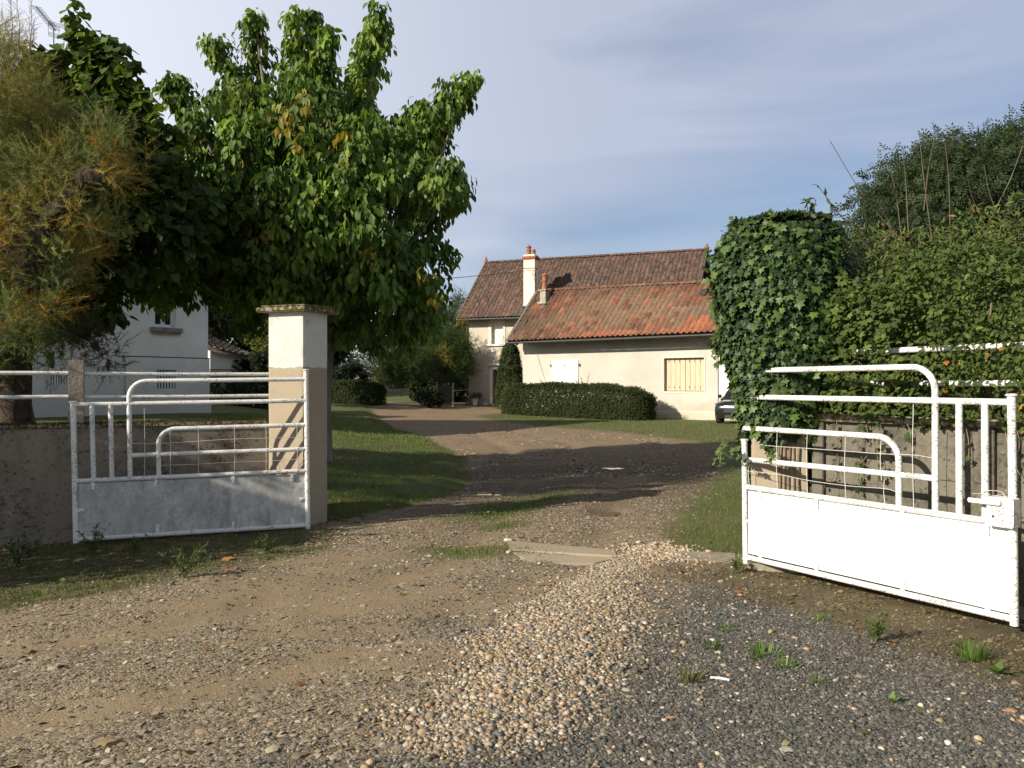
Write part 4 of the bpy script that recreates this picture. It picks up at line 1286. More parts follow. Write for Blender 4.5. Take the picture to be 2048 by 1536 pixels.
    wh = thing('white_house', 'white rendered house in shade with barred basement windows, half hidden by trees', 'house', W3.p(L3 / 2, -D3 / 2, .7))
    w3 = lambda px, py: W3.uz(px, py)

    def hole(x0, x1, y0, y1):
        ua, za = w3(x1, y0); ub, zb_ = w3(x0, y1); return (min(ua, ub), max(ua, ub), zb_, za)
    H1 = hole(310, 352, 560, 653); H2 = hole(311, 351, 740, 777); H3 = hole(98, 134, 748, 768)
    H1 = (H1[0], H1[1], H1[2], H1[2] + 1.45)
    mb = MB(); W3.face(mb, 0, L3, zb3, ze3, [H1, H2, H3], .22)
    mb.quad(W3.p(0, -D3, zb3), W3.p(L3, -D3, zb3), W3.p(L3, -D3, ze3), W3.p(0, -D3, ze3))
    for u in (0, L3):
        mb.poly([W3.p(u, 0, zb3), W3.p(u, -D3, zb3), W3.p(u, -D3, ze3), W3.p(u, -D3 / 2, zr3 - .12), W3.p(u, 0, ze3)])
    mb.build('wall', st3, wh)
    _, zbelt = w3(415, 718)
    ua, _ = w3(250, 712)
    Wp = Wall(W3.O + W3.n * .035, W3.t, W3.n); mb = MB(); Wp.face(mb, -.03, ua, zb3, zbelt, [H2], .05); mb.quad(Wp.p(-.03, 0, zbelt), Wp.p(ua, 0, zbelt), W3.p(ua, 0, zbelt + .02), W3.p(-.03, 0, zbelt + .02)); W3.box(mb, -.05, L3, .04, .08, zb3, 1.15); mb.build('plinth', st3, wh); mb = MB(); W3.box(mb, -.035, ua + .005, .002, .042, zbelt + .001, zbelt + .028); mb.build('ledge', M['soffit'], wh)  # dark strip along the plinth top paints in the ledge's shade line
    uq, zq = w3(195, 733)
    mb = MB(); W3.box(mb, ua, uq, .004, .05, zq, zq + .06); mb.build('ledge', st3, wh, bevel=.01)
    sl = (zr3 - ze3) / (D3 / 2); ovh = .5; zt = ze3 + .08 - sl * ovh
    e0, e1 = W3.p(-.3, ovh, zt), W3.p(L3 + .3, ovh, zt); r0, r1 = W3.p(-.3, -D3 / 2, zr3 + .08), W3.p(L3 + .3, -D3 / 2, zr3 + .08)
    b0, b1 = W3.p(-.3, -D3 - ovh, zt), W3.p(L3 + .3, -D3 - ovh, zt)
    sla = [(.09, .075, .065), (.11, .085, .07), (.075, .065, .06)]
    tile_roof('roof', e0, e1, r0, r1, tile_dark, wh, sla); tile_roof('roof', b0, b1, r0, r1, tile_dark, wh, sla)
    mb = MB(); W3.box(mb, -.2, L3 + .2, .004, ovh - .06, ze3 - .34, ze3 - .24); mb.build('cornice', st3, wh, bevel=.01)
    gutter(W3.p(-.3, ovh + .05, zt - .03), W3.p(L3 + .3, ovh + .05, zt - .03), M['zinc'], wh, .07)
    mb = MB(); a, b, c, d = H1
    for (p, q, r_, s_) in ((a, a + .07, c, d), (b - .07, b, c, d), (a, b, c, c + .08), (a, b, d - .07, d), ((a + b) / 2 - .06, (a + b) / 2 + .06, c, d)):
        W3.box(mb, p, q, -.2, -.13, r_, s_)
    wf = mb.build('window', mat_simple('white_upvc', (.78, .8, .85), .4, .03, 3), wh)
    mb = MB(); W3.box(mb, a + .03, b - .03, -.185, -.175, c + .03, d - .03); mb.build('pane', M['glass'], wf)
    mb = MB()
    for k in range(2):
        u_ = (a + .1, (a + b) / 2 + .08)[k]; W3.box(mb, u_, u_ + (b - a) / 2 - .3, -.215, -.2, c + .1, d - .1)
    mb.build('curtain', mat_simple('dark_net_curtain', (.2, .17, .14), .9, .4, 8), wf)
    mb = MB(); W3.box(mb, a - .14, b + .14, -.02, .14, c - .14, c - .02); W3.box(mb, a - .1, b + .1, -.02, .1, c - .2, c - .14); mb.build('sill', M['concrete'], wf, bevel=.01)
    for (a, b, c, d) in (H2, H3):
        mb = MB()
        for k in range(7):
            u_ = a + (k + .5) * (b - a) / 7; mb.tube([W3.p(u_, -.03, c - .02), W3.p(u_, -.03, d + .02)], .022, 6)
        gb = mb.build('window_bars', M['white_plain'], wh, True)
        mb = MB(); W3.box(mb, a, b, -.21, -.2, c, d); mb.build('pane', M['dark_wood'], gb)
    # chimney that carries the aerial
    pc = plane_pt(108, 200, W3.p(0, -D3 / 2, 0), W3.p(1, -D3 / 2, 0))
    mb = MB().box((pc[0], pc[1], 9.1), (.6, .5, 1.7), tb); mb.build('chimney', st3, wh, bevel=.02)
    an = thing('television_aerial', 'thin roof aerial with slanting boom and grid reflector on a mast above the lime tree', 'aerial', (pc[0], pc[1], 9.95))
    q = lambda x, y: plane_pt(x, y, W3.p(0, -D3 / 2, 0), W3.p(1, -D3 / 2, 0))
    gm = mat_simple('aerial_metal', (.16, .16, .17), .5, .1, 5, metal=.6)
    MB().tube([np.array([pc[0], pc[1], 9.5]), q(107, 58)], .022, 8).build('mast', gm, an, True)
    b0, b1 = q(72, 13), q(112, 62)
    MB().tube([b0, b1], .014, 6).build('boom', gm, an, True)
    side = unit(np.array([b1[1] - b0[1], -(b1[0] - b0[0]), 0])); side = np.array([.75, .66, 0.])
    for k in range(15):
        p = b0 + (b1 - b0) * k / 15
        MB().tube([p - side * .14, p + side * .14], .008, 5).build('element', gm, an, True)
    mb = MB()
    for j in range(4):
        for y in (53, 68):
            c = q(112, y) + np.array([0, 0, -.035 * j * (1 if y > 60 else -1)]); mb.tube([c - side * .2, c + side * .36], .006, 5)
    for x in (-.2, .08, .36): mb.tube([q(112, 50) + side * x, q(112, 74) + side * x], .006, 5)
    mb.build('reflector', gm, an, True)

    # ---------------------------------------------------------------- small annexe beyond the white house
    W4 = Wall((-12.2, 33.5), (.8, .6), (.6, -.8))
    sh = thing('garden_shed', 'small white shed with dark sloping roof, overgrown with ivy beyond the white house', 'shed', W4.p(2, -1.5, .7))
    mb = MB(); W4.box(mb, 0, 1.55, -1.4, 0, -.1, 3.0); mb.build('wall', st3, sh)
    tile_roof('roof', W4.p(-.3, .35, 3.1), W4.p(2.2, .35, 2.55), W4.p(-.3, -1.5, 4.0), W4.p(1.5, -1.5, 3.15), tile_dark, sh, sla)
    mb = MB(); W4.box(mb, -.05, 1.6, .003, .02, 2.2, 2.24); mb.build('plank', M['soffit'], sh)

    # ---------------------------------------------------------------- far bungalow
    W5 = Wall((-19.9, 100.), (1, -.12), (0, -1))
    fb = thing('bungalow', 'far pale bungalow with blue-grey slate roof behind the apple tree', 'house', W5.p(4, -3, .5))
    mb = MB(); W5.box(mb, -4, 5.2, -6, 0, 0, 2.35); mb.build('wall', mat_stucco('pale_render', (.5, .48, .42), (.3, .28, .25), .2), fb)
    tile_roof('roof', W5.p(-4.6, .6, 2.4), W5.p(5.9, .6, 2.4), W5.p(-4.6, -3, 4.7), W5.p(1.4, -3, 4.7), tile_dark, fb, [(.10, .115, .14), (.12, .13, .15), (.08, .095, .12)])
    mb = MB(); W5.box(mb, -4.6, 5.9, .6, .68, 2.22, 2.45); mb.build('fascia', M['white_plain'], fb)
    mb = MB(); W5.box(mb, 1.9, 3.0, .002, .03, .5, 1.9); mb.build('window', M['glass'], fb)

    # ---------------------------------------------------------------- wires
    a = np.array([*(ch_c + W.n * .33 + t * .1), 7.9])
    for i, (lab, b, a_) in enumerate((('black overhead wire running nearly level from the tall cream chimney', P(250, 575, 30.), a),
                                ('black overhead wire slanting down to the left past the farmhouse gable', P(640, 625, 36.), W.p(.1, .1, 6.6)))):
        pts = [a_ * (1 - s) + b * s - up * 1.1 * s * (1 - s) for s in np.linspace(0, 1, 14)]
        o = MB().tube(pts, .016, 5).build('overhead_wire', M['dark_wood'], None, True, loc=a_)
        tag(o, lab, 'cable', 'overhead wires')
    return dict(W=W, W2=W2, W3=W3, W4=W4, d0=d0)
# ================================================================== TREES, HEDGES, GRASS
def limbs(base, fork, targets, r0, mat, parent, nm='trunk', rt=.02, lift=.35, n=8):
    """trunk up to the fork, then bent limbs out to the given points: one mesh"""
    mb = MB()
    base = np.array(base, float); fork = np.array(fork, float)
    m = base * .5 + fork * .5 + RNG.normal(0, r0 * .5, 3) * np.array([1, 1, 0])
    pts = bend([base + np.array([0, 0, -.15]), base + (m - base) * .25, m, fork], 5)
    mb.tube(pts, list(np.linspace(r0 * 1.18, r0 * .82, len(pts))), 12)
    for t in targets:
        t = np.array(t, float); d = t - fork
        a = fork + d * .35 + np.array([0, 0, lift * np.linalg.norm(d) * .25]) + RNG.normal(0, .06, 3) * np.linalg.norm(d)
        s = fork - np.array([0, 0, RNG.uniform(0, .25)])
        p = bend([s, a, fork + d * .7 + RNG.normal(0, .04, 3) * np.linalg.norm(d), t], 4)
        r = r0 * RNG.uniform(.28, .5)
        mb.tube(p, list(np.linspace(r, rt, len(p))), n)
    return mb.build(nm, mat, parent, True)


def cover_leaves(pts, nrm, kind, size, cols, droop=.6, out=.45, spread=.4, jit=.25, wid=1.):
    n = len(pts)
    D = unit(nrm * out + np.array([0, 0, -droop]) + RNG.normal(0, spread, (n, 3)))
    N = unit(nrm + np.array([0, 0, .35]) + RNG.normal(0, .35, (n, 3)))
    return leaf_data(kind, pts, D, N, size * RNG.uniform(.42, 1.45, n), pal(cols, n, jit), wid)


def build_central_tree(M):
    Y = 14.4
    base = P(646, 800, Y); base[2] = gz(base[0], base[1])
    tr = thing('leafy_tree', 'big green tree with upright leafy shoots and drooping leaves, behind the left gate pillar', 'tree', base)
    outline = [(395, 235), (440, 190), (480, 160), (560, 180), (600, 135), (650, 150), (685, 225), (735, 215), (790, 255), (850, 248), (885, 285), (905, 325),
               (925, 375), (908, 430), (900, 505), (882, 580), (852, 655), (800, 690), (700, 678), (640, 625), (560, 600), (505, 655), (470, 600), (410, 580), (330, 592), (245, 608), (300, 545),
               (330, 470), (290, 400), (330, 330), (355, 270)]
    C1 = poly_clumps(outline, 430, Y, 2.3, 190, bias=.45)
    spires = [((508, 22), (515, 175), 26), ((432, 80), (480, 185), 24), ((592, 24), (588, 255), 24), ((630, 28), (622, 235), 24), ((660, 62), (640, 190), 18), ((768, 18), (712, 235), 28),
              ((748, 70), (690, 300), 30), ((944, 152), (800, 330), 32), ((935, 185), (840, 290), 26), ((330, 165), (425, 315), 24), ((365, 165), (395, 300), 20), ((842, 215), (780, 330), 26), ((905, 320), (850, 400), 24),
              ((585, 415), (600, 560), 34), ((690, 360), (640, 520), 34), ((545, 450), (560, 600), 26), ((470, 250), (500, 400), 30), ((620, 280), (610, 420), 26), ((715, 290), (690, 420), 26)]
    cs = []; rs = []; tips = []; ln = []
    for k, (a, b, w) in enumerate(spires):
        yo = Y + (RNG.uniform(-.9, .6) if k < 12 else -2.0)
        a3, b3 = P(*a, yo), P(*b, yo + .3); tips.append(a3)
        L = np.linalg.norm(a3 - b3); n = int(L / .13) + 2
        ln.append((b3, a3))
        for s in np.linspace(0, 1, n):
            p = a3 * s + b3 * (1 - s) + RNG.normal(0, .05, 3) + np.array([0, 0, .05 * math.sin(s * 3)])
            cs.append(p); rs.append(w * Y / FOC * (.95 + .55 * (1 - s)) * (1. if s < .9 else .75))
    g = [(.095, .16, .03), (.12, .19, .036), (.075, .13, .027), (.14, .215, .04), (.105, .17, .032), (.085, .15, .03)]
    tipc = [(.20, .29, .05), (.175, .265, .046), (.145, .22, .04)]
    yel = [(.30, .25, .04), (.34, .20, .035), (.20, .19, .035)]
    kw = dict(droop=1.05, out=.5, spread=.33, wid=.92, fan=3)
    parts = [clump_leaves(C1, RNG.uniform(.22, .40, len(C1)), 27, 'ovate', .165, cols=g, **kw),
             clump_leaves(cs, rs, 20, 'ovate', .15, cols=g + tipc + tipc, **kw)]
    yc = np.array([P(x, y, Y - 2.15) for x, y in ((565, 245), (568, 215), (592, 270), (596, 300), (700, 310), (735, 505), (742, 520), (505, 470), (455, 440), (850, 560), (870, 600), (690, 280), (605, 200))])
    parts.append(clump_leaves(yc, np.full(len(yc), .16), 3, 'ovate', .14, cols=yel, **kw))
    parts.append(clump_leaves(C1[::4], np.full(len(C1[::4]), .5), 2, 'ovate', .15, cols=[(.15, .16, .035), (.22, .2, .045)], **kw))
    V, F, c = join(parts)
    np_obj('crown', V, [F], M['leaf'], tr, col=c)
    fork = base + np.array([.05, .05, 1.95])
    t = limbs(base, fork, list(C1[::9]) + tips[:11] + [P(700, 180, Y), P(560, 240, Y)], .155, M['bark_grey'], tr, rt=.012)
    for b3, a3 in ln[:11]: MB().tube(bend([b3 + np.array([0, .1, -.6]), b3, .5 * (a3 + b3) + RNG.normal(0, .03, 3), a3], 4), [.014] * 9 + [.010, .008, .006, .004], 6).build('shoot', M['bark'], tr, True)


def build_lime(M):
    Y = 12.4
    base = P(52, 860, Y + .6); base[2] = gz(base[0], base[1])
    tr = thing('lime_tree', 'dark lime tree with large round leaves between the feathery tree and the white house', 'tree', base)
    outline = [(30, 150), (75, 140), (120, 170), (150, 150), (195, 175), (235, 185), (252, 225), (280, 250), (300, 280), (318, 315), (375, 330), (430, 400), (470, 470), (490, 520), (420, 528),
               (330, 540), (235, 575), (200, 635), (120, 665), (60, 690), (20, 600), (-60, 420), (-20, 220)]
    C1 = poly_clumps(outline, 235, Y, 1.75, 130, bias=.5)
    g = [(.045, .078, .018), (.055, .09, .021), (.038, .066, .017), (.065, .104, .023)]
    kw = dict(droop=.7, out=.75, spread=.35, wid=.95, fan=2, up=.8)
    parts = [clump_leaves(C1, RNG.uniform(.30, .5, len(C1)), 30, 'round', .135, cols=g, **kw)]
    cs = []; rs = []
    for (a, b, w) in (((150, 20), (165, 170), 22), ((185, 70), (180, 200), 18), ((238, 98), (200, 200), 20), ((250, 150), (215, 230), 18), ((60, 95), (100, 190), 20), ((345, 262), (335, 330), 9), ((322, 262), (328, 330), 8), ((208, 632), (120, 640), 16), ((75, 108), (100, 190), 18), ((110, 102), (130, 200), 16), ((215, 85), (205, 210), 16), ((262, 128), (235, 230), 16), ((292, 178), (262, 260), 16), ((235, 140), (225, 240), 18), ((180, 112), (180, 220), 18), ((285, 215), (270, 290), 16), ((318, 235), (300, 310), 12), ((150, 75), (160, 200), 20)):
        a3, b3 = P(*a, Y - .3), P(*b, Y)
        for s in np.linspace(0, 1, 8): cs.append(a3 * s + b3 * (1 - s)); rs.append(w * Y / FOC * (1.25 - .5 * s))
    parts.append(clump_leaves(cs, rs, 8, 'round', .15, cols=[(.12, .175, .036), (.10, .15, .032), (.075, .115, .028)], **kw))
    V, F, c = join(parts)
    np_obj('crown', V, [F], M['leaf'], tr, col=c)
    limbs(base, base + np.array([.1, -.1, 2.0]), list(C1[::10]) + [P(150, 30, Y - .2), P(185, 80, Y - .2), P(240, 105, Y - .2)], .17, M['bark'], tr, rt=.01)


def plume_tree(label, base, clumps, rad, per, size, cols, M, trunk_r, targets, group=None, nm='feathery_tree', trunk=True, bark='bark', out=.75, rise=.5):
    tr = thing(nm, label, 'tree', base, group)
    V, F, c = plume_data(clumps, rad, per, size, cols, out, rise)
    np_obj('crown', V, [F], M['leaf_dry'], tr, col=c)
    if trunk: limbs(base, np.array(base) + np.array([.1, 0, 1.3]), targets, trunk_r, M[bark], tr, rt=.012, lift=.1)
    return tr


def plume_data(cen, rad, per, size, cols, out=.75, rise=.5):
    cen = np.asarray(cen, float); m = len(cen); idx = np.repeat(np.arange(m), per); n = len(idx)
    rad = np.broadcast_to(rad, (m,))
    d = rnd_dir(n); pos = cen[idx] + d * (rad[idx] * RNG.uniform(0, 1, n) ** .5)[:, None]
    D = unit(d * out * .7 + np.array([0, 0, rise * .8]) + RNG.normal(0, .5, (n, 3)))
    ct = pal(cols, m, .15)
    return leaf_data('plume', pos, D, rnd_dir(n), size * RNG.uniform(.6, 1.3, n), np.clip(ct[idx] * RNG.uniform(.75, 1.25, (n, 1)), 0, 1))


def build_tamarisk(M):
    Y = 9.9
    base = P(24, 850, 9.75); base[2] = gz(base[0], base[1])
    tr = thing('tamarisk', 'feathery tamarisk with orange and olive sprays and a thick leaning pollarded limb, left edge', 'tree', base)
    outline = [(-330, 120), (-120, 40), (-20, 55), (25, 75), (60, 150), (110, 215), (150, 240), (215, 235), (262, 262), (272, 320), (245, 360), (235, 420), (235, 455), (180, 480), (150, 540), (140, 600), (140, 650), (95, 715),
               (30, 740), (-80, 735), (-260, 700), (-380, 500)]
    C1 = poly_clumps(outline, 430, Y, 1.35, 150, bias=.55)
    px = CX + C1[:, 0] / C1[:, 1] * FOC; py = CY - (C1[:, 2] - EYE) / C1[:, 1] * FOC
    keep = ~((seg_dist([(80, 470), (140, 395), (200, 352)], px, py) < 52) & (C1[:, 1] < 9.25)); C1, px, py = C1[keep], px[keep], py[keep]
    mott = fbm(px / 85., py / 85., 17, 3)
    org = [(.38, .275, .085), (.33, .25, .085), (.40, .28, .08), (.28, .23, .08)]
    olv = [(.225, .235, .09), (.195, .21, .08), (.26, .255, .095), (.165, .185, .07)]
    grn = [(.12, .165, .065), (.135, .18, .07), (.16, .195, .075)]
    zone = np.where(mott > .635, 0, np.where(mott > .44, 1, 2))
    zone = np.where((py < 260) & (px < 150) & (mott < .6), 1, zone); zone = np.where((py > 520) & (mott < .62), 2, zone)
    parts = []
    for k, cl in enumerate((org, olv, grn)):
        s = C1[zone == k]
        if len(s): parts.append(plume_data(s, .28, 54, .21, cl))
    extra = np.array([P(x, y, Y - .9) for x, y in ((25, 610), (60, 620), (110, 610), (20, 640), (95, 300), (60, 400), (85, 380), (215, 300), (215, 318), (225, 350), (165, 440))])
    tipv = np.array([P(x, y, 8.5) for x, y in ((205, 345), (188, 338), (212, 372), (160, 380), (150, 425))])
    parts.append(plume_data(tipv, .09, 8, .2, org[:2] + olv))
    veil = np.array([P(70 + 130 * s + RNG.normal(0, 22), 500 - 150 * s + RNG.normal(0, 26), 8.6) for s in RNG.uniform(0, 1, 8)])
    parts.append(plume_data(veil, .14, 9, .22, olv))
    parts.append(plume_data(extra, .16, 18, .26, [(.36, .22, .05), (.32, .19, .04)]))
    thin = np.array([P(RNG.uniform(90, 235), RNG.uniform(640, 735), Y + RNG.uniform(-.3, .5)) for _ in range(30)])
    parts.append(plume_data(thin, .2, 12, .24, [(.05, .05, .03), (.06, .06, .035)], .8, .1))
    V, F, c = join(parts)
    np_obj('crown', V, [F], M['leaf_dry'], tr, col=c)
    mb = MB()
    kn = P(60, 520, 9.45)
    main = bend([base + np.array([0, 0, -.2]), P(30, 760, 9.75), P(36, 650, 9.6), kn], 5)
    mb.tube(main, list(np.linspace(.19, .155, len(main))), 14)
    up = bend([kn - np.array([.02, 0, .15]), P(95, 450, 9.1), P(140, 395, 8.9), P(172, 362, 8.8), P(203, 352, 8.75)], 14)
    rr = list(np.interp(np.linspace(0, 1, len(up)), [0, .3, .6, .8, .92, 1], [.125, .105, .10, .125, .135, .07]))
    V0 = len(mb.v)
    mb.tube(up, rr, 24)
    for t in (P(-60, 300, 9.6), P(-150, 450, 9.8), P(60, 180, 9.6), P(120, 300, 9.6), P(-100, 600, 9.4)):
        p = bend([kn, kn * .5 + t * .5 + np.array([0, 0, .1]), t], 5); mb.tube(p, list(np.linspace(.09, .015, len(p))), 8)
    for i in range(V0, len(mb.v)):                                        # knotty bark
        v = np.array(mb.v[i]); s = 1 + 0.
        mb.v[i] = tuple(v + .055 * (np.array([vnoise(v[2] * 9, v[0] * 9, 1), vnoise(v[0] * 9, v[2] * 9, 2), vnoise(v[1] * 9, v[2] * 9, 3)]) - .5))
    mb.build('trunk', M['limb'], tr, True)
    mb = MB()
    for (a, b) in (((32, -10), (38, 110)), ((62, -5), (58, 105)), ((20, -8), (22, 90)), ((68, 40), (58, 110))):
        p = [P(*a, 9.5), P((a[0] + b[0]) / 2 + 4, (a[1] + b[1]) / 2, 9.5), P(*b, 9.5)]; mb.tube(p, [.002, .004, .007], 5)
        for s in np.linspace(0, 1, 26):
            q = p[0] * (1 - s) + p[2] * s; e = q + np.array([RNG.normal(0, .05), RNG.normal(0, .05), .06 + .05 * s]); mb.tube([q, e], [.003, .001], 4)
    mb.build('bare_sprays', M['twig'], tr)


def build_ivy(M, E):
    cen, t, n = E['pr'], E['t'], E['n']
    tw, tn, z1 = .50, .50, 3.02
    base = (*cen, 0)
    iv = thing('climbing_ivy', 'dense glossy dark green ivy wrapped round the right gate pillar', 'ivy', base)
    X = lambda a, b, z: np.array([*(cen + a * t + b * n), z])
    pts = []; nr = []
    N = 23000
    th = RNG.uniform(0, 2 * PI, N); z = RNG.uniform(.72, 3.0, N)
    wob = fbm(th * 2.2, z * 2.0, 61, 3) - .5
    prof = np.interp(z, [.7, 1.0, 1.3, 1.65, 1.95, 2.3, 2.6, 2.85, 3.02], [.30, .38, .44, .52, .63, .68, .69, .67, .58])
    ex = 1 / (np.abs(np.cos(th)) ** 3.2 + np.abs(np.sin(th)) ** 3.2) ** (1 / 3.2)
    rad = prof * (1 + .26 * wob) * ex * RNG.uniform(.86, 1.03, N)
    low = z < 1.0 + .35 * vnoise(th * 3, th * 0, 4)                       # ragged hem over the tan face
    face = (np.sin(th) < -.2) & (np.cos(th) > -.75)
    keep = ~(low & face) & ~((z < 1.05) & (RNG.uniform(0, 1, N) < .6))
    th, z, rad = th[keep], z[keep], rad[keep]
    P3 = np.stack([cen[0] + rad * tw / .62 * (np.cos(th) * t[0] + np.sin(th) * n[0]), cen[1] + rad * tn / .62 * (np.cos(th) * t[1] + np.sin(th) * n[1]), z], 1)
    Nn = np.stack([np.cos(th) * t[0] + np.sin(th) * n[0], np.cos(th) * t[1] + np.sin(th) * n[1], sstep(2.5, 3.1, z) * .9], 1)
    dk = [(.026, .05, .015), (.033, .064, .019), (.021, .042, .013), (.04, .076, .022), (.03, .057, .017), (.052, .092, .026)]
    parts = [cover_leaves(P3, unit(Nn), 'ivy', .045, dk, droop=.9, out=.3, spread=.28)]
    sel = RNG.uniform(0, 1, len(P3)) < .05
    parts.append(cover_leaves(P3[sel] + unit(Nn[sel]) * .04, unit(Nn[sel]), 'ivy', .065, [(.09, .14, .03), (.07, .115, .03)], droop=.8))
    # crown on top
    a = RNG.uniform(-.42, .42, (2400, 2)); k = (np.abs(a) ** 3).sum(1) < .09; a = a[k]
    zt = 3.05 - .35 * (np.abs(a) ** 2.2).sum(1) + .10 * fbm(a[:, 0] * 4, a[:, 1] * 4, 71)
    sel = RNG.choice(len(P3), 7000); cc2 = np.array([*cen, 0]); Q3 = P3[sel] * 1.; Q3[:, :2] = cen + (Q3[:, :2] - cen) * RNG.uniform(.55, .9, (7000, 1)); Q3[:, 2] -= .05
    parts.append(cover_leaves(Q3, unit(Nn[sel]), 'ivy', .08, dk[:3], droop=.9, out=.3, spread=.3))
    T3 = np.stack([cen[0] + a[:, 0] * t[0] + a[:, 1] * n[0], cen[1] + a[:, 0] * t[1] + a[:, 1] * n[1], zt], 1)
    parts.append(cover_leaves(T3, np.tile([(0, 0, 1.)], (len(T3), 1)) + RNG.normal(0, .3, (len(T3), 3)), 'ivy', .05, dk + [(.05, .09, .025)], droop=.2, out=.5, spread=.6))
    # loose sprigs
    stems = []
    for (x0, y0, x1, y1, yy) in ((1618, 455, 1612, 402, 7.2), (1618, 440, 1632, 398, 7.2), (1640, 452, 1662, 446, 7.1), (1600, 448, 1585, 440, 7.2), (1470, 450, 1466, 443, 7.3), (1535, 445, 1540, 432, 7.1), (1510, 450, 1505, 440, 7.1), (1432, 520, 1412, 505, 7.5),
                                 (1450, 890, 1440, 925, 7.3), (1470, 900, 1492, 930, 7.2), (1440, 900, 1425, 930, 7.4), (1535, 890, 1535, 925, 7.05), (1440, 660, 1424, 690, 7.4), (1445, 700, 1430, 720, 7.4)):
        a3, b3 = P(x0, y0, yy), P(x1, y1, yy - .03); stems.append((a3, b3))
        q = np.array([a3 * (1 - s) + b3 * s + RNG.normal(0, .018, 3) for s in np.linspace(0, 1.05, 9)])
        parts.append(cover_leaves(q, rnd_dir(len(q)) * .6 + np.array([-.3, -.6, .3]), 'ivy', .06, [(.08, .13, .03), (.06, .1, .025), (.04, .075, .02)], droop=.4))
    V, F, c = join(parts)
    np_obj('leaves', V, [F], M['leaf_gloss'], iv, col=c)
    mb = MB()
    for a3, b3 in stems: mb.tube(bend([a3, .5 * (a3 + b3) + RNG.normal(0, .01, 3), b3], 3), .0035, 5)
    for k in range(9):
        a = RNG.uniform(-.02, .2); mb.tube(bend([X(a, -.25, .05), X(a + RNG.normal(0, .03), -.252, .7), X(a, -.25, 1.6), X(a, -.25, 2.3)], 4), .008, 5)
    mb.build('stem', M['twig'], iv, True)


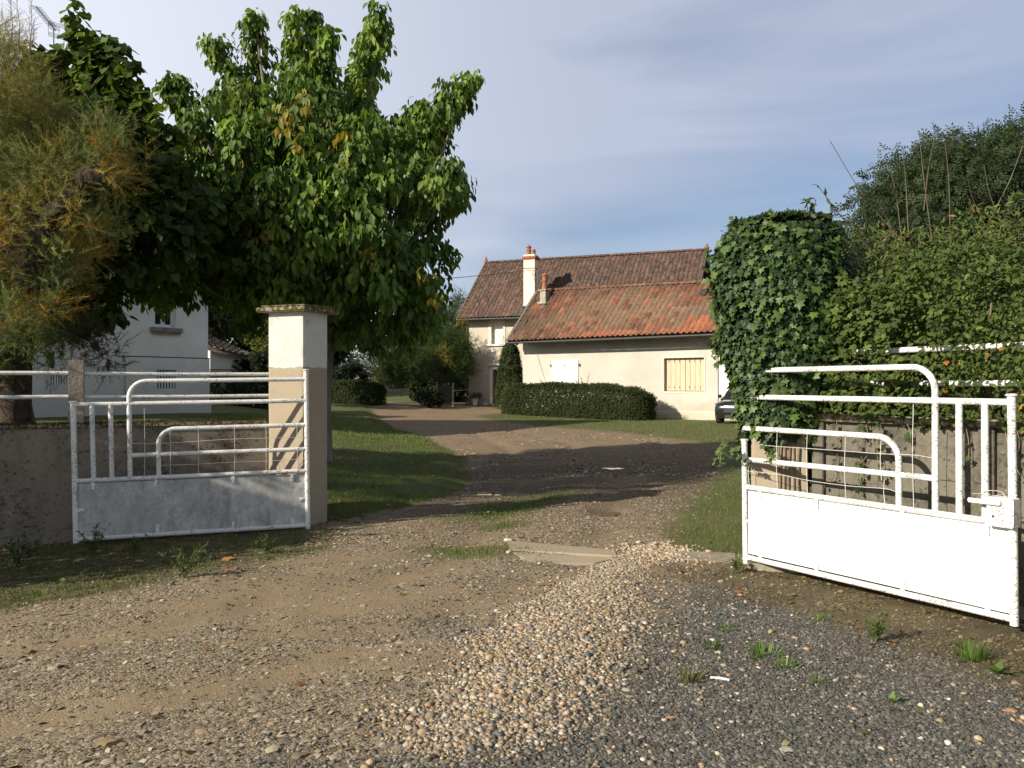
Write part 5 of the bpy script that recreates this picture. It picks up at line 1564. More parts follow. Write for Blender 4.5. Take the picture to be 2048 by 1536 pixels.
def build_hedge(M, E):
    W = E['WR']
    hd = thing('mixed_hedge', 'tall olive green mixed hedge with ivy and bare shoots over the right wall', 'hedge', W.p(1.8, -.6, 1.3))
    N = 66000
    u = RNG.uniform(.02, 6.2, N); z = 1.30 + 1.75 * RNG.uniform(0, 1, N); w = -RNG.uniform(0, 1, N) ** 1.7 * 1.1
    top = 2.86 + .26 * (fbm(u * 1.1, u * 0, 81) - .5) + .22 * (fbm(u * 4.5, w * 3, 82) - .5) + .04 * u
    bulge = .24 * fbm(u * 1.3, z * 1.5, 83) + .10 * fbm(u * 5, z * 5, 84) - .16 + .12 * np.sin(np.clip((z - 1.35) / 1.5, 0, 1) * PI)
    keep = z < top - .35 * np.clip(-.25 - w, 0, 1) ** 2 - .25 * np.clip(w + .12, 0, 1)
    bot = 1.40 - .17 * fbm(u * 2.2, u * 0, 85)
    keep &= z > np.where(w > -.1, bot, 1.38)
    keep &= ~((u < .25) & (z > 2.75))
    u, z, w, bulge = u[keep], z[keep], w[keep], bulge[keep]
    w = w + bulge + .02
    holes = fbm(u * 4, z * 4, 86) < .36
    hold = holes & (w > -.15); u, z, w = u[~hold], z[~hold], w[~hold]
    pts = W.O[None] + u[:, None] * W.t + w[:, None] * W.n
    P3 = np.concatenate([pts, z[:, None]], 1)
    nr = np.concatenate([np.tile(W.n, (len(u), 1)), np.full((len(u), 1), .35)], 1)
    g1 = [(.085, .125, .032), (.10, .142, .035), (.07, .106, .028), (.118, .155, .04), (.058, .092, .026)]
    g2 = [(.075, .112, .028), (.06, .098, .025), (.098, .135, .034)]
    br = [(.17, .135, .055), (.18, .145, .06), (.14, .125, .05)]
    sp = fbm(u * 1.6, z * 1.6, 87)
    hi = z + .3 * (sp - .5) > 2.62
    k1, k2 = (sp > .5) & ~hi, (sp <= .5) & ~hi
    parts = [cover_leaves(P3[k1], nr[k1], 'ivy', .05, g1, droop=.55, out=.5, spread=.5),
             cover_leaves(P3[k2], nr[k2], 'ovate', .045, g1 + g2, droop=.35, out=.6, spread=.6),
             cover_leaves(P3[hi], nr[hi], 'lance', .05, g1 + g1 + br, droop=.1, out=.5, spread=.7)]
    og = RNG.uniform(0, 1, len(P3)) < np.where((z < 1.95) & (u > 1.0), .012, .0)
    parts.append(cover_leaves(P3[og] + np.append(W.n, 0) * .05, nr[og], 'ivy', .045, [(.38, .19, .03), (.42, .26, .05), (.36, .14, .03)]))
    # strands trailing down the concrete
    stems = []
    for (uu, z0, z1) in ((.28, 1.35, .80), (.50, 1.30, .78), (.55, 1.3, 1.0), (.68, 1.3, .9), (.9, 1.32, 1.12), (1.35, 1.3, 1.05), (1.62, 1.3, 1.0), (1.7, 1.3, 1.1), (1.85, 1.3, .75), (2.1, 1.3, .8)):
        a, b = W.p(uu, .07, z0), W.p(uu + RNG.normal(0, .05), .06, z1); stems.append((a, b))
        q = np.array([a * (1 - s) + b * s + RNG.normal(0, .022, 3) for s in np.linspace(0, 1, int((z0 - z1) * 26))])
        parts.append(cover_leaves(q, np.tile(np.append(W.n, .2), (len(q), 1)), 'ivy', .042, [(.05, .085, .024), (.035, .06, .02), (.06, .1, .03)]))
    V, F, c = join(parts)
    np_obj('leaves', V, [F], M['leaf_dry'], hd, col=c)
    mb = MB()
    for a, b in stems: mb.tube(bend([a, .5 * (a + b) + RNG.normal(0, .02, 3), b], 4), .003, 5)
    for k in range(24):
        a = W.p(RNG.uniform(.4, 5), RNG.uniform(-.8, -.45), 1.1); b = a + np.array([RNG.normal(0, .35), RNG.normal(0, .35), RNG.uniform(1., 1.6)])
        mb.tube(bend([a, .5 * (a + b) + RNG.normal(0, .06, 3), b], 4), list(np.linspace(.018, .006, 9)), 6)
    mb.build('stem', M['twig'], hd, True)
    tw = [((1660, 282), (1730, 395), (1820, 500)), ((1635, 370), (1680, 430), (1740, 500)), ((1772, 318), (1790, 375), (1800, 450)), ((1806, 305), (1812, 370), (1816, 450)), ((1838, 262), (1848, 360), (1860, 450)), ((1870, 272), (1858, 330), (1850, 400)),
          ((1890, 285), (1897, 350), (1900, 440)), ((1968, 330), (1980, 390), (2005, 450)), ((2046, 290), (2020, 360), (1985, 430)), ((1934, 350), (1945, 395), (1965, 440)), ((1720, 420), (1750, 455), (1780, 520)), ((2010, 420), (2020, 460), (2030, 520)), ((1755, 400), (1775, 440), (1800, 500)), ((2030, 430), (2038, 470), (2046, 530))]
    for k, tri in enumerate(tw):
        yy = 6.6 - .35 * (tri[2][0] - 1700) / 350 * 1.2
        pts = [P(*q, yy + .1 * i) for i, q in enumerate(tri)][::-1]
        pts = [pts[0] + (pts[0] - pts[1]) * .3] + pts
        b = bend(pts, 5); mb = MB().tube(b, list(np.linspace(.0055, .0024, len(b))), 6)
        o = mb.build('bare_shoot', M['dead_shoot'], hd, True)
        if k in (0, 1, 2):
            q = np.array([b[int(len(b) * f)] for f in ((.55, .62, .66, .8, .83, .97) if k == 1 else (.6, .68, .7)) for _ in (0, 1)])
            V, F, c = cover_leaves(q, rnd_dir(len(q)), 'lance', .07, [(.06, .06, .03), (.1, .09, .04)], droop=.3)
            np_obj('leaves', V, [F], M['leaf_dry'], o, col=c)


def clipped(name, label, cat, O, t, L, Dp, H, n, size, cols, M, zfn=None, round_end=.5, matn='leaf_dry', kind='sprig', stem=True, loc=None):
    """clipped hedge: rounded box skin, several leaf layers deep. O front left foot, t along the front, depth goes away"""
    t = unit(np.array(t)); nb = np.array([-t[1], t[0]])
    base = np.array([*(np.array(O) + t * L / 2 + nb * Dp / 2), 0]); base[2] = gz(base[0], base[1])
    hd = thing(name, label, cat, base)
    u = RNG.uniform(0, L, n); v = RNG.uniform(0, 1, n); face = RNG.uniform(0, 1, n)
    w = np.zeros(n); z = np.zeros(n); nx = np.zeros((n, 3))
    zt = (zfn(u) if zfn else np.full(n, H))
    a = face < .55; b = (face >= .55) & (face < .85); c = face >= .85
    w[a] = 0; z[a] = v[a] * zt[a]; nx[a] = [0, -1, .25]
    w[b] = v[b] * Dp; z[b] = zt[b]; nx[b] = [0, -.2, 1]
    side = RNG.uniform(0, 1, n) < .5
    cu = np.where(side, 0, L); u[c] = cu[c]; w[c] = RNG.uniform(0, 1, c.sum()) * Dp; z[c] = v[c] * (zfn(u[c]) if zfn else H); nx[c] = np.stack([np.where(side[c], -1., 1.), np.zeros(c.sum()), np.full(c.sum(), .2)], 1)
    r = round_end                                                  # round off edges
    zt = (zfn(u) if zfn else np.full(n, H))
    e = np.minimum(u, L - u); k = np.clip(1 - e / r, 0, 1); w = w + k ** 2 * r * .55 * (w < Dp / 2); z = z * (1 - .22 * k ** 2)
    k = np.clip(1 - (zt - z) / .35, 0, 1); w = np.where(a, w + .2 * k ** 2, w)
    inw = RNG.uniform(0, 1, n) ** 2 * .22
    lump = .22 * (fbm(u * 1.6, z * 2 + w, 91) - .5) + .10 * (fbm(u * 5, z * 5 + w * 3, 92) - .5)
    loc3 = np.stack([u, w, z], 1) + unit(nx) * (lump - inw)[:, None]
    ins = RNG.uniform(0, 1, n) < .22; w2 = RNG.uniform(.25, Dp, n); loc3[ins, 1] = w2[ins]; loc3[ins, 0] = np.clip(loc3[ins, 0], .3, L - .3); loc3[ins, 2] *= .93
    gx = np.array(O)[None] + loc3[:, :1] * t + loc3[:, 1:2] * nb
    gzv = ground_h(gx[:, 0], gx[:, 1])
    P3 = np.concatenate([gx, (gzv + np.maximum(loc3[:, 2], .02))[:, None]], 1)
    N3 = np.stack([nx[:, 0] * t[0] + nx[:, 1] * nb[0], nx[:, 0] * t[1] + nx[:, 1] * nb[1], nx[:, 2]], 1)
    D = unit(unit(N3) + RNG.normal(0, .55, (n, 3)))
    tone = fbm(u * 1.4, z * 1.4 + w, 93)[:, None]
    col = pal(cols, n, .18) * (.85 + .3 * tone)
    V, F, cc = leaf_data(kind, P3, D, rnd_dir(n), size * RNG.uniform(.7, 1.3, n), col)
    np_obj('foliage', V, [F], M[matn], hd, col=cc)
    if stem:                                                       # the dense twiggy heart
        mb = MB(); m = int(L * 9)
        for _ in range(m):
            uu, ww = RNG.uniform(.5, L - .5), RNG.uniform(.55, Dp - .2); q = np.array(O) + uu * t + ww * nb; zz = gz(*q); hh = (zfn(np.array([uu]))[0] if zfn else H) * RNG.uniform(.6, .8)
            e2 = np.array([*(q + RNG.normal(0, .2, 2)), zz + hh])
            mb.tube([np.array([*q, zz - .05]), e2], [.03, .012], 5)
        mb.build('stem', M['bark'], hd)
    return hd


def broad_tree(nm, label, base, cen, rad, n, per, kind, size, cols, M, trunk_r, fork, mat='leaf', sub=(.28, .45), group=None, bark='bark', **kw):
    """round crown of clumps on an ellipsoid shell and inside it"""
    tr = thing(nm, label, 'tree' if 'tree' in nm else 'shrub', base, group)
    d = rnd_dir(n); rr = RNG.uniform(.45, 1, n) ** .5
    lump = .75 + .5 * fbm(d[:, 0] * 2.3 + 5, d[:, 2] * 2.3 + d[:, 1], 97)
    cl = np.array(cen) + d * np.array(rad) * (rr * lump)[:, None]
    k = dict(droop=.5, out=.6, spread=.4, fan=2); k.update(kw)
    g = np.maximum(cl[:, 2], base[2] + .15); cl[:, 2] = g
    V, F, c = clump_leaves(cl, RNG.uniform(*sub, n) * max(rad) * .62, per, kind, size, cols=cols, **k)
    V[:, 2] = np.maximum(V[:, 2], base[2] + .01)
    np_obj('crown', V, [F], M[mat], tr, col=c)
    limbs(base, fork, list(cl[::max(1, n // 12)]), trunk_r, M[bark], tr, rt=trunk_r * .1)
    return tr


def build_background(M, Hs):
    # trees far right, behind the hedge
    g = [(.042, .066, .030), (.05, .074, .033), (.035, .056, .026), (.062, .085, .036)]
    b = np.array([14.2, 24., gz(14.2, 24.)])
    tr = thing('ash_tree', 'broad grey-green ash tree rising behind the hedge on the right', 'tree', b)
    outline = [(1712, 470), (1700, 430), (1740, 400), (1760, 345), (1800, 330), (1850, 310), (1880, 285), (1930, 285), (1965, 275), (2000, 262), (2030, 250), (2080, 248), (2180, 260), (2260, 330), (2300, 450), (2280, 640), (1900, 690), (1700, 690), (1670, 560)]
    cl = poly_clumps(outline, 760, 23.5, 3.0, 150, bias=.5)
    V, F, c = clump_leaves(cl, RNG.uniform(.45, .75, len(cl)), 24, 'pinnate', .27, cols=g, droop=.5, out=.7, spread=.4, fan=2)
    np_obj('crown', V, [F], M['leaf_dry'], tr, col=c)
    limbs(b, b + np.array([0, 0, 2.4]), list(cl[::13]), .28, M['bark_grey'], tr, rt=.02)
    # tamarisk beside the farmhouse, and its paler neighbour
    def region(poly, n, Y, h): return poly_clumps(poly, n, Y, h, 40)
    t1 = region([(905, 600), (922, 590), (935, 612), (932, 650), (942, 700), (950, 735), (935, 762), (890, 765), (850, 758), (830, 735), (850, 690), (870, 640)], 120, 46.2, .9)
    t2 = region([(742, 690), (760, 675), (800, 690), (830, 690), (860, 715), (850, 760), (800, 768), (752, 752), (744, 725)], 75, 44.6, 1.2)
    bs = P(880, 800, 46.); bs[2] = gz(bs[0], bs[1])
    for i in range(len(t1)):                                       # the top leans back behind the gable
        q = t1[i]; yy = CY - (q[2] - EYE) / q[1] * FOC
        if yy < 668: t1[i] = P(CX + q[0] / q[1] * FOC, yy, q[1] + 4.2)
    t1 = np.concatenate([t1, t2])
    plume_tree('feathery green tree with an orange patch at the left corner of the farmhouse', bs, t1, .36, 40, .5, [(.048, .088, .028), (.058, .10, .031), (.04, .075, .025), (.085, .12, .036)], M, .16, list(t1[::12]), rise=.2)
    oc = np.array([P(x, y, 45.0) for x, y in ((893, 712), (897, 722), (888, 705), (928, 632), (922, 640), (880, 700))])
    V, F, c = plume_data(oc, .3, 22, .5, [(.26, .19, .04), (.2, .16, .04)], .6, .2)
    np_obj('orange_sprays', V, [F], M['leaf_dry'], [o for o in C.objects if o.name.startswith('feathery_tree')][0], col=c)
    # apple tree
    b = P(759, 782, 55.); b[2] = gz(b[0], b[1])
    ap = thing('apple_tree', 'small crooked apple tree with forked grey trunk in front of the far bungalow', 'tree', b)
    cl = region([(690, 715), (720, 690), (760, 700), (790, 690), (800, 740), (770, 755), (735, 745), (700, 750)], 60, 55., 1.5)
    V, F, c = clump_leaves(cl, np.full(len(cl), .42), 16, 'ovate', .15, cols=[(.04, .052, .022), (.05, .058, .026), (.068, .062, .033)], fan=2)
    np_obj('crown', V, [F], M['leaf'], ap, col=c)
    limbs(b, P(757, 748, 55.), [P(728, 712, 54.6), P(742, 700, 55), P(785, 715, 55.3), P(765, 690, 55)] + list(cl[::8]), .17, M['bark'], ap, rt=.03)
    # dark domed shrub, and leafy bushes along the back
    b = np.array([-9.1, 47.0, .5]); b[2] = gz(b[0], b[1])
    broad_tree('dark_shrub', 'dark domed evergreen shrub behind the low hedge, left of the apple tree', b, b + np.array([0, 0, 1.2]), (1.15, 1.0, 1.15), 90, 40, 'diamond', .14, [(.018, .028, .016), (.022, .034, .018)], M, .08, b + np.array([0, 0, .5]), 'leaf_dry')
    k = 0
    spec = [(-7.6, 72, 3.0, 2.4, 'russet and green bush at the back of the garden, right of the bungalow', [(.055, .06, .03), (.075, .07, .035), (.09, .065, .04)]),
            (-3.75, 50.5, 1.5, 2.2, 'deep green bush in the shade behind the wooden fence', [(.022, .034, .017), (.028, .042, .02)]),
            (-5.4, 51.5, 1.1, 1.5, 'low dark bush between the fence and the open back lawn', [(.026, .038, .018), (.034, .048, .022)]),
            (-4.4, 70, 3.0, 2.8, 'dark green bush behind the small young tree at the back', [(.035, .048, .024), (.045, .058, .026)]),
            (-10.6, 75, 2.4, 2.0, 'brownish low bush under the bungalow wall', [(.07, .06, .04), (.06, .06, .03)])]
    for x, y, r, h, lab, cs in spec:
        b = np.array([x, y, gz(x, y)])
        broad_tree('garden_bush', lab, b, b + np.array([0, 0, h * .55]), (r * .8, r * .7, h * .62), 110, 34, 'ovate', .2, cs, M, .07, b + np.array([0, 0, .5]))
    b = P(825, 786, 58.); b[2] = gz(b[0], b[1])
    broad_tree('young_tree', 'slender young light green tree standing alone on the back lawn', b, b + np.array([0, 0, 1.15]), (.42, .42, .75), 16, 18, 'ovate', .12, [(.10, .13, .03), (.085, .115, .03)], M, .025, b + np.array([0, 0, .5]))
    b = P(862, 800, 43.5); b[2] = gz(b[0], b[1])
    broad_tree('dark_shrub', 'small dark round shrub by the wooden garden fence', b, b + np.array([0, 0, .5]), (.7, .6, .55), 40, 24, 'ovate', .12, [(.02, .032, .016), (.026, .04, .02)], M, .04, b + np.array([0, 0, .3]), 'leaf_dry')
    # trees behind the white house gap
    b = np.array([-11.2, 40., gz(-11.2, 40.)])
    broad_tree('bright_tree', 'sunlit yellow-green tree behind the ivy-covered shed', b, b + np.array([.2, 0, 3.0]), (1.6, 1.5, 1.9), 80, 30, 'ovate', .17, [(.11, .135, .03), (.09, .12, .028), (.13, .15, .035)], M, .1, b + np.array([0, 0, 1.4]))
    b = np.array([-9.9, 33.9, gz(-9.9, 33.9)])
    broad_tree('dark_shrub', 'big dark evergreen mass growing over the shed roof', b, b + np.array([0, 0, 1.3]), (.95, .9, 1.25), 80, 34, 'ovate', .13, [(.018, .028, .015), (.024, .034, .018)], M, .1, b + np.array([0, 0, .6]), 'leaf_dry')
    W4 = Hs['W4']
    q = np.array([W4.p(1.3 + RNG.normal(0, .16) + .25 * math.sin(z * 3), .05, z) for z in RNG.uniform(.7, 2.6, 170)] + [W4.p(RNG.uniform(.9, 2.1), .06, RNG.uniform(2.1, 2.7)) for _ in range(120)])
    V, F, c = cover_leaves(q, np.tile(np.append(W4.n, .2), (len(q), 1)), 'ivy', .14, [(.02, .032, .015), (.028, .042, .018)])
    o = np_obj('climbing_ivy', V, [F], M['leaf_dry'], None, col=c, loc=W4.p(1.3, .05, .7)); tag(o, 'dark ivy strands climbing the white wall of the shed', 'ivy')
    # tall dark tree wall behind everything on the left, so that the garden ends in trees as it does there
    for i, (x, y, r, h, lab) in enumerate(((-15.4, 64., 3.0, 7., 'tall dark tree between the left pillar and the far bungalow'), (19., 58., 4.5, 8., 'dark tree behind the right end of the outbuilding'), (27., 50., 5., 8.5, 'dark tree beyond the yard, right of the outbuilding'), (36., 64., 6., 9., 'far dark tree beyond the ash tree'), (-21., 62., 4., 8.5, 'tall dark tree far behind the shed, left of the bungalow'), (-22., 52., 4.5, 9, 'tall dark tree behind the white house roof'), (-1.5, 80., 5., 7., 'far dark tree behind the farmhouse gable'), (-9.5, 112., 6., 8, 'far tree beyond the bungalow, behind the apple tree'))):
        b = np.array([x, y, gz(x, y)])
        broad_tree('garden_tree', lab, b, b + np.array([0, 0, h * .58]), (r, r, h * .45), 170, 34, 'ovate', .42, [(.03, .045, .022), (.04, .055, .025), (.05, .06, .028)], M, .25, b + np.array([0, 0, h * .25]), 'leaf_dry', group=None)
    # clipped hedges
    yew = [(.05, .078, .026), (.062, .092, .03), (.042, .066, .023), (.075, .092, .03)]
    A = G(994, 828)[:2]; B = G(1285, 842)[:2]
    Lh = float(np.linalg.norm(B - A))
    zf = lambda u: 1.30 + .22 * np.sin(np.clip(u / Lh, 0, 1) * PI) - .16 * np.exp(-((u - .2) / .7) ** 2) * 0
    clipped('clipped_hedge', 'long rounded clipped hedge in front of the outbuilding', 'hedge', A, B - A, Lh, 1.5, 1.45, 26000, .11, yew + [(.06, .055, .03)], M, zf, .9)
    A = np.array([-9.95, 44.3]); B = np.array([-7.2, 43.2])
    clipped('clipped_hedge', 'short loose hedge on the lawn just right of the left gate pillar', 'hedge', A, B - A, float(np.linalg.norm(B - A)), 1.2, 1.1, 10000, .14, [(.05, .07, .025), (.065, .085, .03), (.035, .05, .02)], M, None, .4)
    A = np.array([-12.2, 31.]); B = np.array([-8.6, 33.6])
    clipped('clipped_hedge', 'dark hedge behind the railing between white house and left pillar', 'hedge', A, B - A, float(np.linalg.norm(B - A)), 1.0, 1.15, 6000, .12, [(.028, .042, .018), (.035, .05, .02), (.09, .1, .06)], M, None, .3)
    # thuja column
    cq = np.array([-.1, 44.7]); z0 = gz(*cq)
    th = thing('conifer', 'dark green conical conifer at the left corner of the outbuilding', 'conifer', (*cq, z0))
    n = 4200; hgt = 3.45
    zz = hgt * RNG.uniform(0, 1, n) ** .8; a = RNG.uniform(0, 2 * PI, n)
    rr = np.interp(zz / hgt, [0, .15, .45, .75, .92, 1], [.82, .78, .62, .48, .32, .05]) * (1 + .3 * (fbm(a * 2.5, zz * 3, 95) - .5)) * RNG.uniform(.75, 1.02, n)
    P3 = np.stack([cq[0] + rr * np.cos(a), cq[1] + rr * np.sin(a), z0 + zz], 1)
    D = unit(np.stack([np.cos(a) * .6, np.sin(a) * .6, np.full(n, .9)], 1) + RNG.normal(0, .25, (n, 3)))
    V, F, c = leaf_data('sprig', P3, D, rnd_dir(n), .17 * RNG.uniform(.7, 1.3, n), pal([(.055, .09, .03), (.065, .105, .034), (.045, .075, .026), (.09, .08, .035)], n))
    np_obj('foliage', V, [F], M['leaf_dry'], th, col=c)
    MB().tube([np.array([*cq, z0 - .1]), np.array([*cq, z0 + hgt * .9])], [.09, .02], 8).build('trunk', M['bark'], th, True)
    # wild sprouts above the long hedge
    for i, (x, y0, y1, lab) in enumerate(((1172, 775, 742, 'tall thin flower stalk sprouting over the hedge beside the white shutters'), (1098, 778, 758, 'short wispy stalk over the hedge left of the white shutters'), (1270, 795, 768, 'wispy shoot on the right end of the long hedge'))):
        yy = 40.; b = P(x, y0 + 12, yy); sp = thing('wild_shoot', lab, 'plant', b)
        mb = MB()
        tips = []
        for q in range(4):
            e = P(x + RNG.normal(0, 9), y1 + abs(RNG.normal(0, 9)), yy); tips.append(e); mb.tube(bend([b, .5 * (b + e) + RNG.normal(0, .04, 3), e], 3), .012, 5)
        mb.build('stem', M['twig'], sp)
        q = np.array([b * (1 - s) + e * s + RNG.normal(0, .03, 3) for e in tips for s in RNG.uniform(.35, 1, 7)])
        V, F, c = cover_leaves(q, rnd_dir(len(q)), 'ovate', .09, [(.10, .07, .035), (.06, .06, .03)])
        np_obj('leaves', V, [F], M['leaf_dry'], sp, col=c)
    # shrubs on the road side, outside the picture to the left: they shade the left gate leaf
    b = np.array([-8.25, 5.85, gz(-8.25, 5.85)])
    broad_tree('roadside_shrub', 'leafy shrub at the roadside end of the left garden wall', b, b + np.array([0, 0, 1.9]), (1.35, 1.35, 1.7), 190, 34, 'ovate', .14, [(.05, .075, .02), (.06, .085, .024)], M, .07, b + np.array([0, 0, .6]))


def tuft(label, at, n, h, cols, M, kind='blade', spread=.05, wid=1.2, lean=.7, cat='weed', name='grass_tuft'):
    z = gz(at[0], at[1])
    a = RNG.uniform(0, 2 * PI, n); r = spread * RNG.uniform(0, 1, n) ** .6
    O = np.stack([at[0] + r * np.cos(a), at[1] + r * np.sin(a), np.full(n, z - .004)], 1)
    lean_ = (lean + .35) * RNG.uniform(.1, 1.35, n)
    D = np.stack([np.cos(a) * lean_, np.sin(a) * lean_, np.ones(n)], 1)
    V, F, c = leaf_data(kind, O, D, -np.stack([np.cos(a), np.sin(a), np.full(n, -.6)], 1), h * RNG.uniform(.5, 1.2, n), pal(cols, n, .2), wid)
    o = np_obj(name, V, [F], M['leaf'], None, col=c, loc=(at[0], at[1], z))
    return tag(o, label, cat, 'weeds growing through the gravel')


def herb(label, at, h, M, n=7, cols=None):
    z = gz(at[0], at[1]); base = np.array([at[0], at[1], z])
    o = thing('tall_weed', label, 'weed', base, 'weeds growing through the gravel')
    mb = MB(); q = []
    for k in range(n):
        e = base + np.array([RNG.normal(0, h * .28), RNG.normal(0, h * .28), h * RNG.uniform(.5, 1.05)])
        p = bend([base, .5 * (base + e) + np.array([0, 0, h * .1]), e], 3); mb.tube(p, list(np.linspace(.003, .0012, len(p))), 5)
        q += [p[0] * (1 - s) + p[-1] * s + RNG.normal(0, .006, 3) for s in RNG.uniform(.2, 1, 16)]
    mb.build('stem', M['leaf_stem'], o)
    q = np.array(q); d = rnd_dir(len(q)) + np.array([0, 0, .5])
    V, F, c = leaf_data('lance', q, d, rnd_dir(len(q)), .05 * RNG.uniform(.6, 1.3, len(q)), pal(cols or [(.07, .11, .03), (.09, .13, .035)], len(q)), .8)
    np_obj('leaves', V, [F], M['leaf'], o, col=c)


def build_ground_plants(M):
    M['leaf_stem'] = mat_simple('green_stem', (.09, .12, .04), .6, .2, 10)
    g = [(.085, .145, .033), (.105, .175, .04), (.07, .122, .028), (.13, .19, .048), (.155, .175, .068)]
    dry = [(.20, .18, .08), (.17, .16, .065)]

    def region(n, x0, x1, y0, y1, polys, p=1.6, inside=.02):
        out = []; m = 0
        while m < n:
            x = RNG.uniform(x0, x1, n); y = y0 + (y1 - y0) * RNG.uniform(0, 1, n) ** p
            k = np.zeros(n, bool)
            for pl in polys: k |= poly_sd(pl, x, y) + .5 * (fbm(x * 3, y * 3, 55) - .5) < -inside
            k &= fbm(x * 1.3, y * 1.3, 56) + .25 * RNG.uniform(-1, 1, n) > .36
            out.append(np.stack([x[k], y[k]], 1)); m += k.sum()
        return np.concatenate(out)[:n]
    xy = region(62000, -5.5, -.5, 9.6, 21, [LAWN]); grass_blades('lawn_grass', xy, RNG.uniform(.02, .06, len(xy)), g, M['leaf'], 1.3)
    xy = region(16000, -8.5, -1.0, 21, 36, [LAWN], 1.3); grass_blades('lawn_grass', xy, RNG.uniform(.03, .08, len(xy)), g, M['leaf'], 3.)
    xy = region(17000, 1.4, 4.6, 7.2, 17, [VERGE], 1.8); grass_blades('verge_grass', xy, RNG.uniform(.015, .05, len(xy)), g + dry, M['leaf'], 1.5)
    xy = region(12000, -1.5, 12, 23, 42, [YARD], 1.2, .1); grass_blades('yard_grass', xy, RNG.uniform(.03, .07, len(xy)), g + dry, M['leaf'], 3.)
    # grassy strips along the track
    out = []
    for (cx, cy, a, b), s in STRIPS:
        n = int(6500 * a * b); x = RNG.normal(0, .55, n); y = RNG.normal(0, .55, n)
        out.append(np.stack([cx + x * a + s * y * b, cy + y * b], 1))
    xy = np.concatenate(out); grass_blades('track_grass', xy, RNG.uniform(.015, .05, len(xy)), g + dry, M['leaf'], 1.6, .9)
    xy = region(20000, -7, -1.6, 5.6, 9.5, [MOSS_L], 1., .05); xy = xy[fbm(xy[:, 0] * 2.4, xy[:, 1] * 2.4, 58) > .36]
    grass_blades('moss_grass', xy, RNG.uniform(.008, .042, len(xy)), g + dry[:1], M['leaf'], 2., 1.1)
    xy = region(6500, 1.2, 4.2, 4., 7.6, [MOSS_R], 1., .1); xy = xy[fbm(xy[:, 0] * 2.4, xy[:, 1] * 2.4, 59) > .47]
    grass_blades('moss_grass', xy, RNG.uniform(.006, .024, len(xy)), g[:1] + dry + dry + [(.13, .10, .055)], M['leaf'], 2.4, 1.1)
    fresh = [(.11, .19, .045), (.135, .22, .05), (.09, .155, .04)]
    q = lambda x, y: G(x, y)[:2]
    s9 = lambda x, y: q(1300 + x / 2.738, 1080 + y / 2.738)
    tuft('dense bright green grass clump near the lock end of the right gate', s9(1765, 645), 190, .11, fresh, M, spread=.085, wid=.7, lean=.5)
    tuft('sprawling green grass tuft in the middle of the grey gravel', s9(625, 640), 80, .085, fresh, M, spread=.10, wid=1.3, lean=1.3)
    tuft('lower green grass tuft touching the sprawling one on its right', s9(735, 700), 55, .07, fresh, M, spread=.07, wid=1.3, lean=1.4)
    tuft('small olive grass tuft left of the sprawling tuft', s9(340, 590), 70, .06, g, M, spread=.06, wid=1.3, lean=1.2)
    tuft('dry straw-coloured grass tuft beside the white stick', s9(215, 775), 60, .09, dry + g[:1], M, spread=.05, lean=.9)
    tuft('broad-leaved weed rosette between dense grass clump and frame edge', s9(1900, 725), 16, .10, fresh, M, 'lance', .03, 1.6, 1.3)
    tuft('tiny bright broad-leaved seedling alone in the grey gravel', s9(1322, 885), 9, .06, fresh, M, 'lance', .012, 1.7, 1.2)
    tuft('faint green tuft at the far edge of the grey gravel', s9(410, 495), 60, .05, g, M, spread=.07, wid=1.2, lean=1.)
    tuft('sparse low tuft below the middle of the right gate panel', s9(930, 440), 40, .06, fresh, M, spread=.05, lean=.9)
    tuft('thin scattered tuft left of the tiny seedling', s9(905, 795), 44, .06, g, M, spread=.06, lean=1.)
    herb('feathery light green weed on the brown soil below the right gate', s9(1235, 560), .17, M)
    herb('fluffy pale green weed at the hinge foot of the right gate', s9(480, 180), .15, M, 9, [(.13, .15, .06), (.10, .13, .04)])
    s8 = lambda x, y: q(x / 2.926, 1040 + y / 2.926)
    herb('tall bright green weed standing in sun before the left gate', s8(1080, 340), .30, M, 12)
    herb('dark weed against the lower left corner of the stained panel', s8(545, 200), .34, M, 10, [(.05, .085, .025), (.06, .09, .03)])
    herb('small dark weed under the middle of the stained panel', s8(790, 190), .16, M, 7)
    herb('dusky weed at the foot of the brown wall, far left', s8(110, 290), .30, M, 10, [(.045, .07, .025)])
    herb('little weed below the hinge end of the left gate', s8(1560, 195), .18, M, 7)
    tuft('low green tuft on the moss at the far left', s8(230, 440), 80, .05, g, M, spread=.12, lean=1.2)
    tuft('round green tuft in the sunlit moss left of the tall weed', s8(330, 340), 110, .06, fresh, M, spread=.13, lean=1.2)
# ================================================================== CAR AND SMALL THINGS
def loft(mb, secs, close=True):
    n = len(secs[0]); V = [p for s in secs for p in s]; F = []
    for i in range(len(secs) - 1):
        for k in range(n if close else n - 1):
            k2 = (k + 1) % n; F.append((i * n + k, i * n + k2, (i + 1) * n + k2, (i + 1) * n + k))
    F.append(tuple(range(n - 1, -1, -1))); F.append(tuple((len(secs) - 1) * n + k for k in range(n)))
    return mb.add(V, F)


